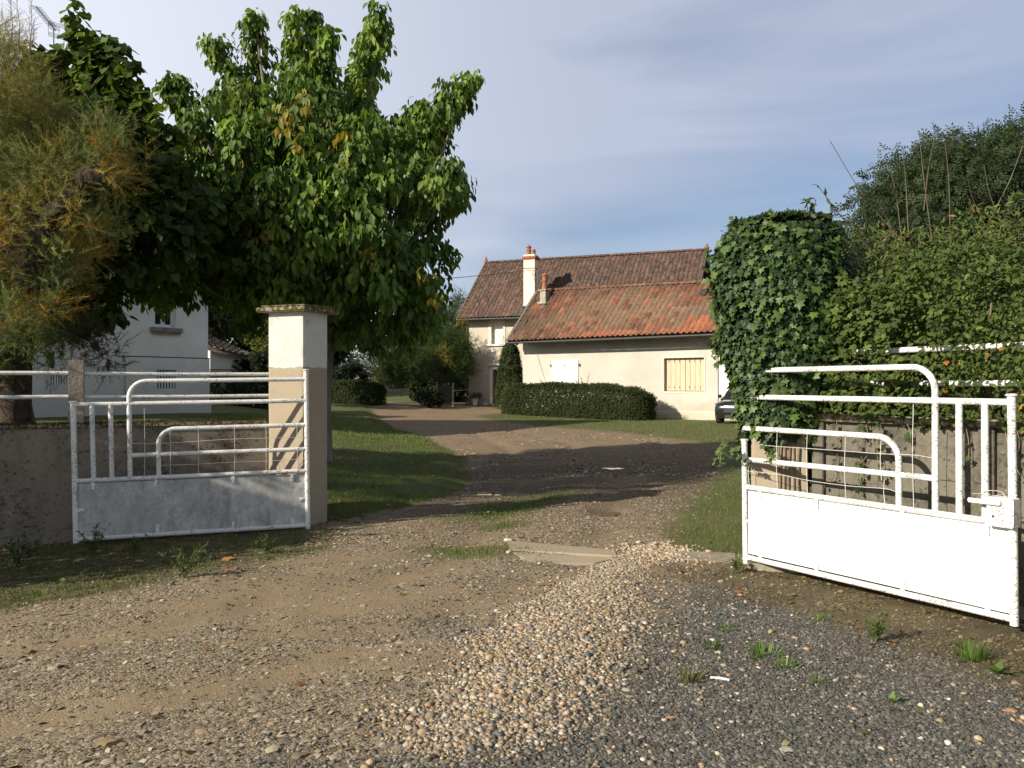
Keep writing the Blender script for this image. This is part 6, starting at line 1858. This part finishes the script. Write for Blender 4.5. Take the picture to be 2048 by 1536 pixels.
def build_car(M):
    o2 = np.array([9.0, 33.6]); f = unit(np.array([-.50, -.866]))     # nose towards the viewer, turned a little to the left
    s = np.array([-f[1], f[0]]); z0 = gz(*o2)
    p = lambda x, y, z: np.array([*(o2 + f * (x - 2.2) + s * y), z0 + z])   # x runs back from the nose at 2.2 forward
    p = lambda x, y, z: np.array([*(o2 - f * x + s * y), z0 + z])           # x = metres behind the nose
    car = thing('parked_car', 'dark grey family car parked nose out by the outbuilding, half hidden by ivy', 'car', p(2.2, 0, 0))
    pt = NT('dark_metallic_paint'); pt.principled((.018, .02, .024), .22, None, .3, .6); pt.bsdf.inputs['Coat Weight'].default_value = .6; paint = pt.done()
    black = mat_simple('black_plastic', (.014, .014, .015), .55, .1, 10)
    rub = mat_simple('tyre_rubber', (.02, .02, .02), .9, .2, 20, .3); rimm = mat_simple('alloy_wheel', (.35, .36, .38), .3, .1, 5, metal=.8)
    chrome = mat_simple('chrome', (.6, .6, .62), .12, .02, 3, 0, metal=1.); lamp = mat_simple('lamp_lens', (.05, .052, .055), .08, .05, 3, 0)
    # lower body sections: (x, half width, bottom, belt, top crown)
    st = [(0.0, .62, .38, .70, .76), (.06, .76, .27, .78, .84), (.22, .86, .22, .84, .92), (.6, .91, .2, .90, .99), (1.15, .925, .2, .96, 1.06), (2.0, .93, .2, .98, 1.03), (3.2, .93, .2, 1.0, 1.04), (3.9, .91, .22, 1.02, 1.06), (4.25, .85, .3, 1.0, 1.05), (4.36, .74, .4, .96, 1.0)]
    mb = MB(); secs = []
    for x, w, b, h, t in st:
        secs.append([p(x, y, z) for y, z in ((-w * .9, b), (-w * .99, b + .12), (-w, (b + h) / 2), (-w * .985, h - .1), (-w * .93, h), (-w * .5, t), (0, t + .02), (w * .5, t), (w * .93, h), (w * .985, h - .1), (w, (b + h) / 2), (w * .99, b + .12), (w * .9, b))])
    loft(mb, secs); body = mb.build('body', paint, car, True)
    mb = MB(); secs = []
    for x, w, b, t in ((1.10, .80, .98, 1.02), (1.55, .77, 1.0, 1.34), (1.95, .70, 1.0, 1.56), (2.5, .69, 1.0, 1.62), (3.2, .69, 1.0, 1.60), (3.8, .70, 1.02, 1.48), (4.2, .74, 1.03, 1.08)):
        secs.append([p(x, y, z) for y, z in ((-w - .1, b), (-w * 1.06, b + (t - b) * .5), (-w, t - .07), (-w * .86, t - .01), (0, t + .015), (w * .86, t - .01), (w, t - .07), (w * 1.06, b + (t - b) * .5), (w + .1, b))])
    loft(mb, secs); mb.build('roof', paint, car, True)
    mb = MB().poly([p(1.12, -.72, 1.045), p(1.12, .72, 1.045), p(1.5, .73, 1.32), p(1.9, .64, 1.55), p(1.9, -.64, 1.55), p(1.5, -.73, 1.32)])
    V = [p(x - .02, y, z + .012) for x, y, z in ((1.14, -.74, 1.04), (1.14, .74, 1.04), (1.52, .70, 1.31), (1.90, .62, 1.535), (1.90, -.62, 1.535), (1.52, -.70, 1.31))]
    MB().add(V, [(0, 1, 2, 5), (5, 2, 3, 4)]).build('windscreen', M['glass'], car)
    for sg in (-1, 1):
        V = [p(x, sg * y, z) for x, y, z in ((1.5, .885, 1.06), (2.45, .825, 1.08), (2.45, .735, 1.48), (2.05, .735, 1.47))]
        MB().add(V, [(0, 1, 2, 3)]).build('side_window', M['glass'], car)
        V = [p(x, sg * y, z) for x, y, z in ((2.52, .825, 1.08), (3.6, .825, 1.10), (3.5, .745, 1.42), (2.52, .735, 1.48))]
        MB().add(V, [(0, 1, 2, 3)]).build('side_window', M['glass'], car)
        hl = MB()
        secs = []
        for k in range(5):
            q = k / 4; x = .03 + .42 * q ** 1.6; y = .50 + .40 * q ** .8; secs.append([p(x - .012, sg * y, .66 + .05 * q), p(x - .012, sg * (y + .005), .78 + .07 * q), p(x + .05, sg * (y - .03), .78 + .07 * q), p(x + .05, sg * (y - .03), .66 + .05 * q)])
        loft(hl, secs).build('headlight', lamp, car, True)
        fg = MB().hexa([p(x, sg * y, z) for z in (.34, .37) for x, y in ((.035, .42), (.06, .74), (.10, .74), (.08, .42))]); fg.build('fog_trim', chrome, car)
        MB().hexa([p(x, sg * y, z) for z in (.30, .44) for x, y in ((.045, .40), (.085, .78), (.14, .78), (.12, .40))]).build('air_intake', black, car)
        mr = MB().hexa([p(x, sg * y, z) for z in (1.04, 1.20) for x, y in ((1.42, .93), (1.46, 1.08), (1.58, 1.07), (1.56, .93))]); mr.build('mirror', paint, car, bevel=.03)
        for x in (.82, 3.5):
            c = p(x, sg * .80, .33); ax = np.array([*(s * sg), 0.])
            fw = np.array([*f, 0.]); upv = np.array([0, 0, 1.])
            mb = MB(); secs = []
            for off, r in ((-.12, .27), (-.11, .325), (.10, .33), (.125, .30), (.13, .22)):
                secs.append([c + ax * off + (fw * math.cos(a) + upv * math.sin(a)) * r for a in np.linspace(0, 2 * PI, 24, endpoint=False)])
            wh = loft(mb, secs).build('wheel', rub, car, True)
            mb = MB()
            for k in range(5):
                a = 2 * PI * k / 5; d = fw * math.cos(a) + upv * math.sin(a); mb.beam(c + ax * .128, c + ax * .128 + d * .21, .06, .02, up=ax)
            mb.build('rim', rimm, wh)
    MB().hexa([p(x, y, z) for z in (.48, .66) for x, y in ((-.012, -.42), (-.012, .42), (.05, .42), (.05, -.42))]).build('grille', black, car, bevel=.01)
    MB().hexa([p(x, y, z) for z in (.24, .40) for x, y in ((.0, -.38), (.0, .38), (.06, .38), (.06, -.38))]).build('bumper_intake', black, car, bevel=.01)


def lump(c, sx, sy, sz, seed, n=14):
    """irregular stone as lat-long mesh"""
    V = []; F = []; m = 8
    for i in range(m + 1):
        for k in range(n):
            th = PI * i / m; a = 2 * PI * k / n
            d = np.array([math.sin(th) * math.cos(a), math.sin(th) * math.sin(a), math.cos(th)])
            r = .75 + .5 * vnoise(d[0] * 1.6 + seed * 3.1, d[1] * 1.6 + d[2] * 1.9, seed) if 0 < i < m else 1.
            V.append(np.array(c) + d * r * np.array([sx, sy, sz]))
    for i in range(m):
        for k in range(n):
            k2 = (k + 1) % n; F.append((i * n + k, i * n + k2, (i + 1) * n + k2, (i + 1) * n + k))
    return MB().add(V, F)


def build_small(M, Hs):
    build_car(M)
    # threshold slab with its groove
    a, b, c, d = [G(*q)[:2] for q in ((1017, 1084), (1232, 1100), (1236, 1114), (1015, 1101))]
    e, f_ = [G(*q)[:2] for q in ((1190, 1130), (1065, 1126))]
    z = sum(gz(*q) for q in (a, b, c, d)) / 4 + .010
    sl = thing('concrete_slab', 'flat grooved concrete threshold slab set in the drive between the gates', 'slab', (*(.5 * (a + c)), z))
    cm = mat_stucco('worn_concrete', (.36, .295, .21), (.22, .17, .12), .4, grain=60)
    mb = MB()
    for pts, h in (([a, b, c, d], .0), ([d + (e - d) * .02 - np.array([0, .035]), c - np.array([.0, .035]), e, f_], -.009)):
        pts = [np.array(q) for q in pts]; n = len(pts)
        mb.add([(*q, z + h) for q in pts] + [(*q, z - .12) for q in pts], [tuple(range(n))] + [(i, (i + 1) % n, n + (i + 1) % n, n + i) for i in range(n)])
    mb.build('slab', cm, sl, bevel=.012)
    q = [G(*k)[:2] for k in ((1345, 1104), (1440, 1106), (1497, 1112), (1497, 1128), (1430, 1124), (1350, 1118))]
    zz = sum(gz(*k) for k in q) / len(q) + .010
    n = len(q)
    o = MB().add([(*k, zz) for k in q] + [(*k, zz - .12) for k in q], [tuple(range(n))] + [(i, (i + 1) % n, n + (i + 1) % n, n + i) for i in range(n)]).build('concrete_kerb', M['concrete'], None, bevel=.012, loc=(*q[0], zz))
    tag(o, 'worn concrete edging strip running to the foot of the right gate hinge post', 'kerb')
    # pale stones at the slab, small litter
    ws = mat_simple('limestone', (.48, .45, .36), .9, .2, 9, .5)
    for lab, (px, py), s_, sd in (('larger whitish lump of stone behind the left end of the slab', (1016, 1083), (.055, .042, .022), 3), ('smaller pale yellow stone at the front left corner of the slab', (1018, 1106), (.030, .024, .017), 7)):
        g = G(px, py); o = lump(g + np.array([0, 0, s_[2] * .6]), *s_, sd, 7).build('stone', ws, None, False, bevel=.004, loc=g); tag(o, lab, 'stone')
    for lab, (px, py), s_, sd, colr in (('flat grey stone chip on the gravel near the bottom edge', (1573, 1500), (.035, .03, .006), 5, (.32, .31, .28)),
                                        ('round honey-coloured pebble right of the tiny seedling', (1842, 1414), (.014, .013, .012), 9, (.6, .45, .26)),
                                        ('brown clay shard lying on the gravel at the right edge', (2020, 1424), (.035, .02, .010), 11, (.40, .22, .11)),
                                        ('orange-brown tile shard on the gravel below the white stick', (1342, 1437), (.026, .012, .006), 13, (.42, .22, .10))):
        g = G(px, py); o = lump(g + np.array([0, 0, s_[2] * .7]), *s_, sd).build('stone', mat_simple('stone_chip', colr, .85, .2, 12, .3), None, True, loc=g); tag(o, lab, 'stone')
    g = G(1438, 1361); o = MB().tube([g + np.array([-.045, .012, .012]), g + np.array([0, .002, .013]), g + np.array([.052, -.02, .010])], [.007, .008, .006], 8).build('stick', M['white_plain'], None, True, loc=g); tag(o, 'small white stick lying on the grey gravel', 'stick')
    for i, (px, py, lab) in enumerate(((1215, 1500, 'x'),)):
        pass
    # puddles
    t = NT('muddy_water'); v = t.coord(); t.principled((.045, .035, .024), .04, t.bump(t.noise(v, 14, 2), .02, .002), spec=.6); wm = t.done()
    for (cx, cy, a_, b_, s_) in PUDDLES:
        z = gz(cx, cy) + .022; V = [(cx, cy, z)]; n = 40
        for k in range(n):
            th = 2 * PI * k / n; r = .35 + .95 * vnoise(math.cos(th) * 2.6 + cx * 3 + 9, math.sin(th) * 2.6 + 4, 6)
            V.append((cx + a_ * r * math.cos(th) + s_ * b_ * math.sin(th), cy + b_ * r * math.sin(th), z))
        o = MB().add(V, [(0, 1 + k, 1 + (k + 1) % n) for k in range(n)]).build('puddle', wm, None, loc=(cx, cy, z)); tag(o, kind='structure')
    # fallen leaves
    n = 240; lw = np.stack([RNG.uniform(-4.5, -.8, 900), RNG.uniform(9.8, 19, 900)], 1); lw = lw[poly_sd(LAWN, lw[:, 0], lw[:, 1]) < -.1][:330]
    xy = np.concatenate([lw, np.stack([RNG.uniform(-5, 4, n), RNG.uniform(3.6, 13, n)], 1), np.stack([RNG.uniform(-5, -1.8, 60), RNG.uniform(6.6, 8.6, 60)], 1), np.stack([RNG.normal(-1.98, .14, 70), RNG.normal(9.9, .2, 70)], 1), np.stack([RNG.uniform(1.8, 3.6, 70), RNG.uniform(4.8, 7.2, 70)], 1)])
    zz = ground_h(xy[:, 0], xy[:, 1]) + .010; zz[:len(lw)] += .025; m = len(xy)
    D = rnd_dir(m); D[:, 2] *= .25
    V, F, c = leaf_data('ovate', np.concatenate([xy, zz[:, None]], 1), D, np.tile([(0, 0, 1.)], (m, 1)) + RNG.normal(0, .3, (m, 3)), RNG.uniform(.025, .075, m), pal([(.26, .14, .06), (.22, .11, .05), (.30, .21, .10), (.17, .10, .055), (.34, .28, .17), (.13, .09, .05)], m, .25))
    tag(np_obj('fallen_leaves', V, [F], M['leaf_dry'], None, col=c), kind='stuff')
    for i, (px, py, sz, cs, lab) in enumerate(((150, 1122, .10, (.42, .40, .32), 'pale dead leaf lying on shaded moss, leftmost under the stained gate panel'), (225, 1110, .075, (.5, .48, .4), 'pale dead leaf on dark soil between two weeds'), (285, 1123, .085, (.42, .40, .33), 'greyish dead leaf on dark soil left of the tall weed'),
                                               (445, 1120, .12, (.52, .22, .07), 'large orange leaf on the moss right of the tall weed'), (458, 1145, .07, (.48, .17, .06), 'red-brown leaf on gravel below the large orange leaf'), (527, 1107, .07, (.55, .45, .22), 'straw-yellow leaf on the moss below the gate hinge'), (195, 1488, .085, (.34, .26, .15), 'big tan leaf lying on the track at the lower left'), (1480, 1187, .06, (.5, .2, .06), 'orange leaf on the soil near the kerb end'))):
        g = G(px, py); q = np.array([g + np.array([0, 0, .012])] * 1)
        V, F, c = leaf_data('ivy', q, np.array([[math.cos(i * 2.1), math.sin(i * 2.1), .1]]), np.array([[.1, -.2, 1.]]), np.array([sz]), np.array([cs]))
        tag(np_obj('fallen_leaf', V, [F], M['leaf_dry'], None, col=c, loc=g), lab, 'leaf', 'fallen leaves on the ground')
    # flower pot and bits at the farmhouse door
    W = Hs['W']
    u, _ = W.uz(957, 800); zb = .55
    c = W.p(u, .45, zb); zb = max(gz(c[0], c[1]), .45); c[2] = zb
    fp = thing('flower_pot', 'white pot of red and pink geraniums by the farmhouse door', 'flower pot', c)
    MB().lathe(c, [(.13, 0), (.15, .05), (.12, .14), (.17, .34), (.20, .38), (.19, .40), (.16, .37)], 16).build('pot', M['white_plain'], fp, True)
    q = c + np.array([0, 0, .52]) + rnd_dir(130) * np.array([.36, .3, .17])
    V, F, cc = leaf_data('round', q, rnd_dir(130), rnd_dir(130) + np.array([0, 0, .8]), RNG.uniform(.06, .10, 130), pal([(.06, .09, .03), (.08, .10, .035)], 130)); np_obj('foliage', V, [F], M['leaf'], fp, col=cc)
    hd = c + np.array([0, 0, .58]) + rnd_dir(15) * np.array([.40, .3, .15]); q = (hd[:, None] + RNG.normal(0, .03, (15, 16, 3))).reshape(-1, 3)
    V, F, cc = leaf_data('diamond', q, rnd_dir(240), rnd_dir(240), RNG.uniform(.04, .07, 240), np.repeat(pal([(.55, .07, .05), (.55, .14, .10), (.5, .05, .05)], 15), 16, 0)); np_obj('flowers', V, [F], M['leaf'], fp, col=cc)
    c2 = W.p(u + .62, .35, zb); o = MB().lathe(c2, [(.10, 0), (.14, .04), (.17, .12), (.15, .14)], 14).build('bowl', M['white_plain'], None, True, loc=c2); tag(o, 'low white bowl beside the geranium pot', 'bowl')
    c3 = W.p(u - .55, .3, zb); st = thing('plant_stand', 'small dark wire plant stand left of the geranium pot', 'plant stand', c3)
    for dx, dy in ((-.12, -.1), (.12, -.1), (.12, .1), (-.12, .1)): MB().tube([c3 + np.array([dx, dy, 0]), c3 + np.array([dx, dy, .3])], .012, 6).build('leg', M['dark_wood'], st, True)
    MB().box(c3 + np.array([0, 0, .305]), (.3, .26, .02)).build('top', M['dark_wood'], st)
    # wooden fence and gate between trees and farmhouse
    Yf = 45.0
    fe = thing('garden_fence', 'dark timber garden fence with pale posts in the shade beside the farmhouse', 'fence', P(890, 800, Yf))
    for px in (874, 906):
        b = P(px, 803, Yf); b[2] = gz(b[0], b[1]); MB().box(b + np.array([0, 0, .62]), (.12, .12, 1.35)).build('post', M['bark_grey'], fe, bevel=.01)
    a, b = P(876, 800, Yf), P(904, 800, Yf); a[2] = b[2] = gz(a[0], a[1])
    mb = MB()
    for k in range(7): q = a + (b - a) * (k + .5) / 7; mb.box(q + np.array([0, .03, .58]), (.11, .025, 1.0))
    mb.build('boards', M['dark_wood'], fe)
    for zz in (.3, .85): MB().beam(a + np.array([0, 0, zz]), b + np.array([0, 0, zz]), .05, .08).build('rail', M['dark_wood'], fe)
    MB().tube([P(906, 782, Yf), P(938, 779, Yf + 1.2)], .012, 5).build('wire', M['wire'], fe)
# ================================================================== SKY, SUN, CAMERA
def build_light():
    w = bpy.data.worlds.new('World'); bpy.context.scene.world = w; w.use_nodes = True
    nt = w.node_tree; nt.nodes.clear()
    N = lambda t: nt.nodes.new(t)
    out = N('ShaderNodeOutputWorld'); bg = N('ShaderNodeBackground'); sky = N('ShaderNodeTexSky')
    sky.sky_type = 'NISHITA'; sky.sun_disc = False; sky.sun_elevation = SUN_EL
    sky.sun_rotation = math.radians(270) - SUN_PHI              # sun stands behind the viewer's left shoulder
    sky.air_density = 1.0; sky.dust_density = .25; sky.ozone_density = 3.5
    STR = .068
    tc = N('ShaderNodeTexCoord'); mp = N('ShaderNodeMapping'); mp.inputs['Scale'].default_value = (1, 1.3, 5.5); mp.inputs['Rotation'].default_value = (.25, .1, .5)
    nt.links.new(tc.outputs['Generated'], mp.inputs['Vector'])
    ns = N('ShaderNodeTexNoise'); ns.inputs['Scale'].default_value = 1.6; ns.inputs['Detail'].default_value = 7; ns.inputs['Roughness'].default_value = .5; ns.inputs['Distortion'].default_value = .4
    nt.links.new(mp.outputs['Vector'], ns.inputs['Vector'])
    sx = N('ShaderNodeSeparateXYZ'); nt.links.new(tc.outputs['Generated'], sx.inputs[0])
    # thin veil: thicker higher up and towards the left (west of the drive), open blue low over the roofs
    add = N('ShaderNodeMath'); add.operation = 'MULTIPLY_ADD'; nt.links.new(sx.outputs['Z'], add.inputs[0]); add.inputs[1].default_value = .75; nt.links.new(ns.outputs['Fac'], add.inputs[2])
    ad2 = N('ShaderNodeMath'); ad2.operation = 'MULTIPLY_ADD'; nt.links.new(sx.outputs['X'], ad2.inputs[0]); ad2.inputs[1].default_value = -.28; nt.links.new(add.outputs[0], ad2.inputs[2])
    rp = N('ShaderNodeValToRGB'); e = rp.color_ramp.elements; e[0].position = .40; e[0].color = (.18, .18, .18, 1); e[1].position = .76; e[1].color = (.86, .86, .86, 1)
    nt.links.new(ad2.outputs[0], rp.inputs['Fac'])
    mx = N('ShaderNodeMix'); mx.data_type = 'RGBA'
    nt.links.new(rp.outputs['Color'], mx.inputs[0]); nt.links.new(sky.outputs['Color'], mx.inputs[6])
    k = 1 / STR
    # the veil: whiter on the sun's side, greyer and thinner overhead
    def cmix(fac, ca, cb):
        m = N('ShaderNodeMix'); m.data_type = 'RGBA'; nt.links.new(fac, m.inputs[0])
        for sock, v in ((m.inputs[6], ca), (m.inputs[7], cb)):
            if isinstance(v, tuple): sock.default_value = (v[0] * k, v[1] * k, v[2] * k, 1)
            else: nt.links.new(v, sock)
        return m.outputs[2]

    def rng(src, a, b):
        m = N('ShaderNodeMapRange'); m.interpolation_type = 'SMOOTHSTEP'; nt.links.new(src, m.inputs['Value']); m.inputs['From Min'].default_value = a; m.inputs['From Max'].default_value = b
        return m.outputs[0]
    low = cmix(rng(sx.outputs['X'], .15, -.62), (.385, .418, .515), (.68, .70, .765))
    veil = cmix(rng(sx.outputs['Z'], .46, .78), low, (.13, .135, .14))
    nt.links.new(veil, mx.inputs[7])
    nt.links.new(mx.outputs[2], bg.inputs['Color']); bg.inputs['Strength'].default_value = STR
    nt.links.new(bg.outputs[0], out.inputs['Surface'])
    l = bpy.data.lights.new('sun', 'SUN'); l.energy = 5.0; l.angle = math.radians(.53); l.color = (1, .91, .75)
    o = bpy.data.objects.new('sun', l); C.objects.link(o); o.location = (-20, -10, 30)
    d = Vector((math.cos(SUN_PHI) * math.cos(SUN_EL), math.sin(SUN_PHI) * math.cos(SUN_EL), -math.sin(SUN_EL)))
    o.rotation_euler = d.to_track_quat('-Z', 'Y').to_euler()


def build_camera():
    cd = bpy.data.cameras.new('camera'); cam = bpy.data.objects.new('camera', cd); C.objects.link(cam)
    cd.sensor_width = 36; cd.lens = FOC / 2048 * 36; cd.clip_start = .05; cd.clip_end = 3000
    cd.shift_y = (769 - 768) / 2048
    cam.location = (0, 0, EYE); cam.rotation_euler = (PI / 2, 0, 0)
    sc = bpy.context.scene; sc.camera = cam
    sc.view_settings.view_transform = 'Standard'; sc.view_settings.look = 'None'; sc.view_settings.gamma = 1; sc.view_settings.exposure = .55
    sc.render.engine = 'CYCLES'; sc.cycles.max_bounces = 6; sc.cycles.diffuse_bounces = 3; sc.cycles.transmission_bounces = 4
    sc.cycles.use_denoising = True
    sc.render.resolution_x, sc.render.resolution_y = 1024, 768


M = make_mats()
build_ground()
build_stones()
E = build_entrance(M)
Hs = build_houses(M)
build_central_tree(M)
build_lime(M)
build_tamarisk(M)
build_ivy(M, E)
build_hedge(M, E)
build_background(M, Hs)
build_ground_plants(M)
build_small(M, Hs)
build_light()
build_camera()
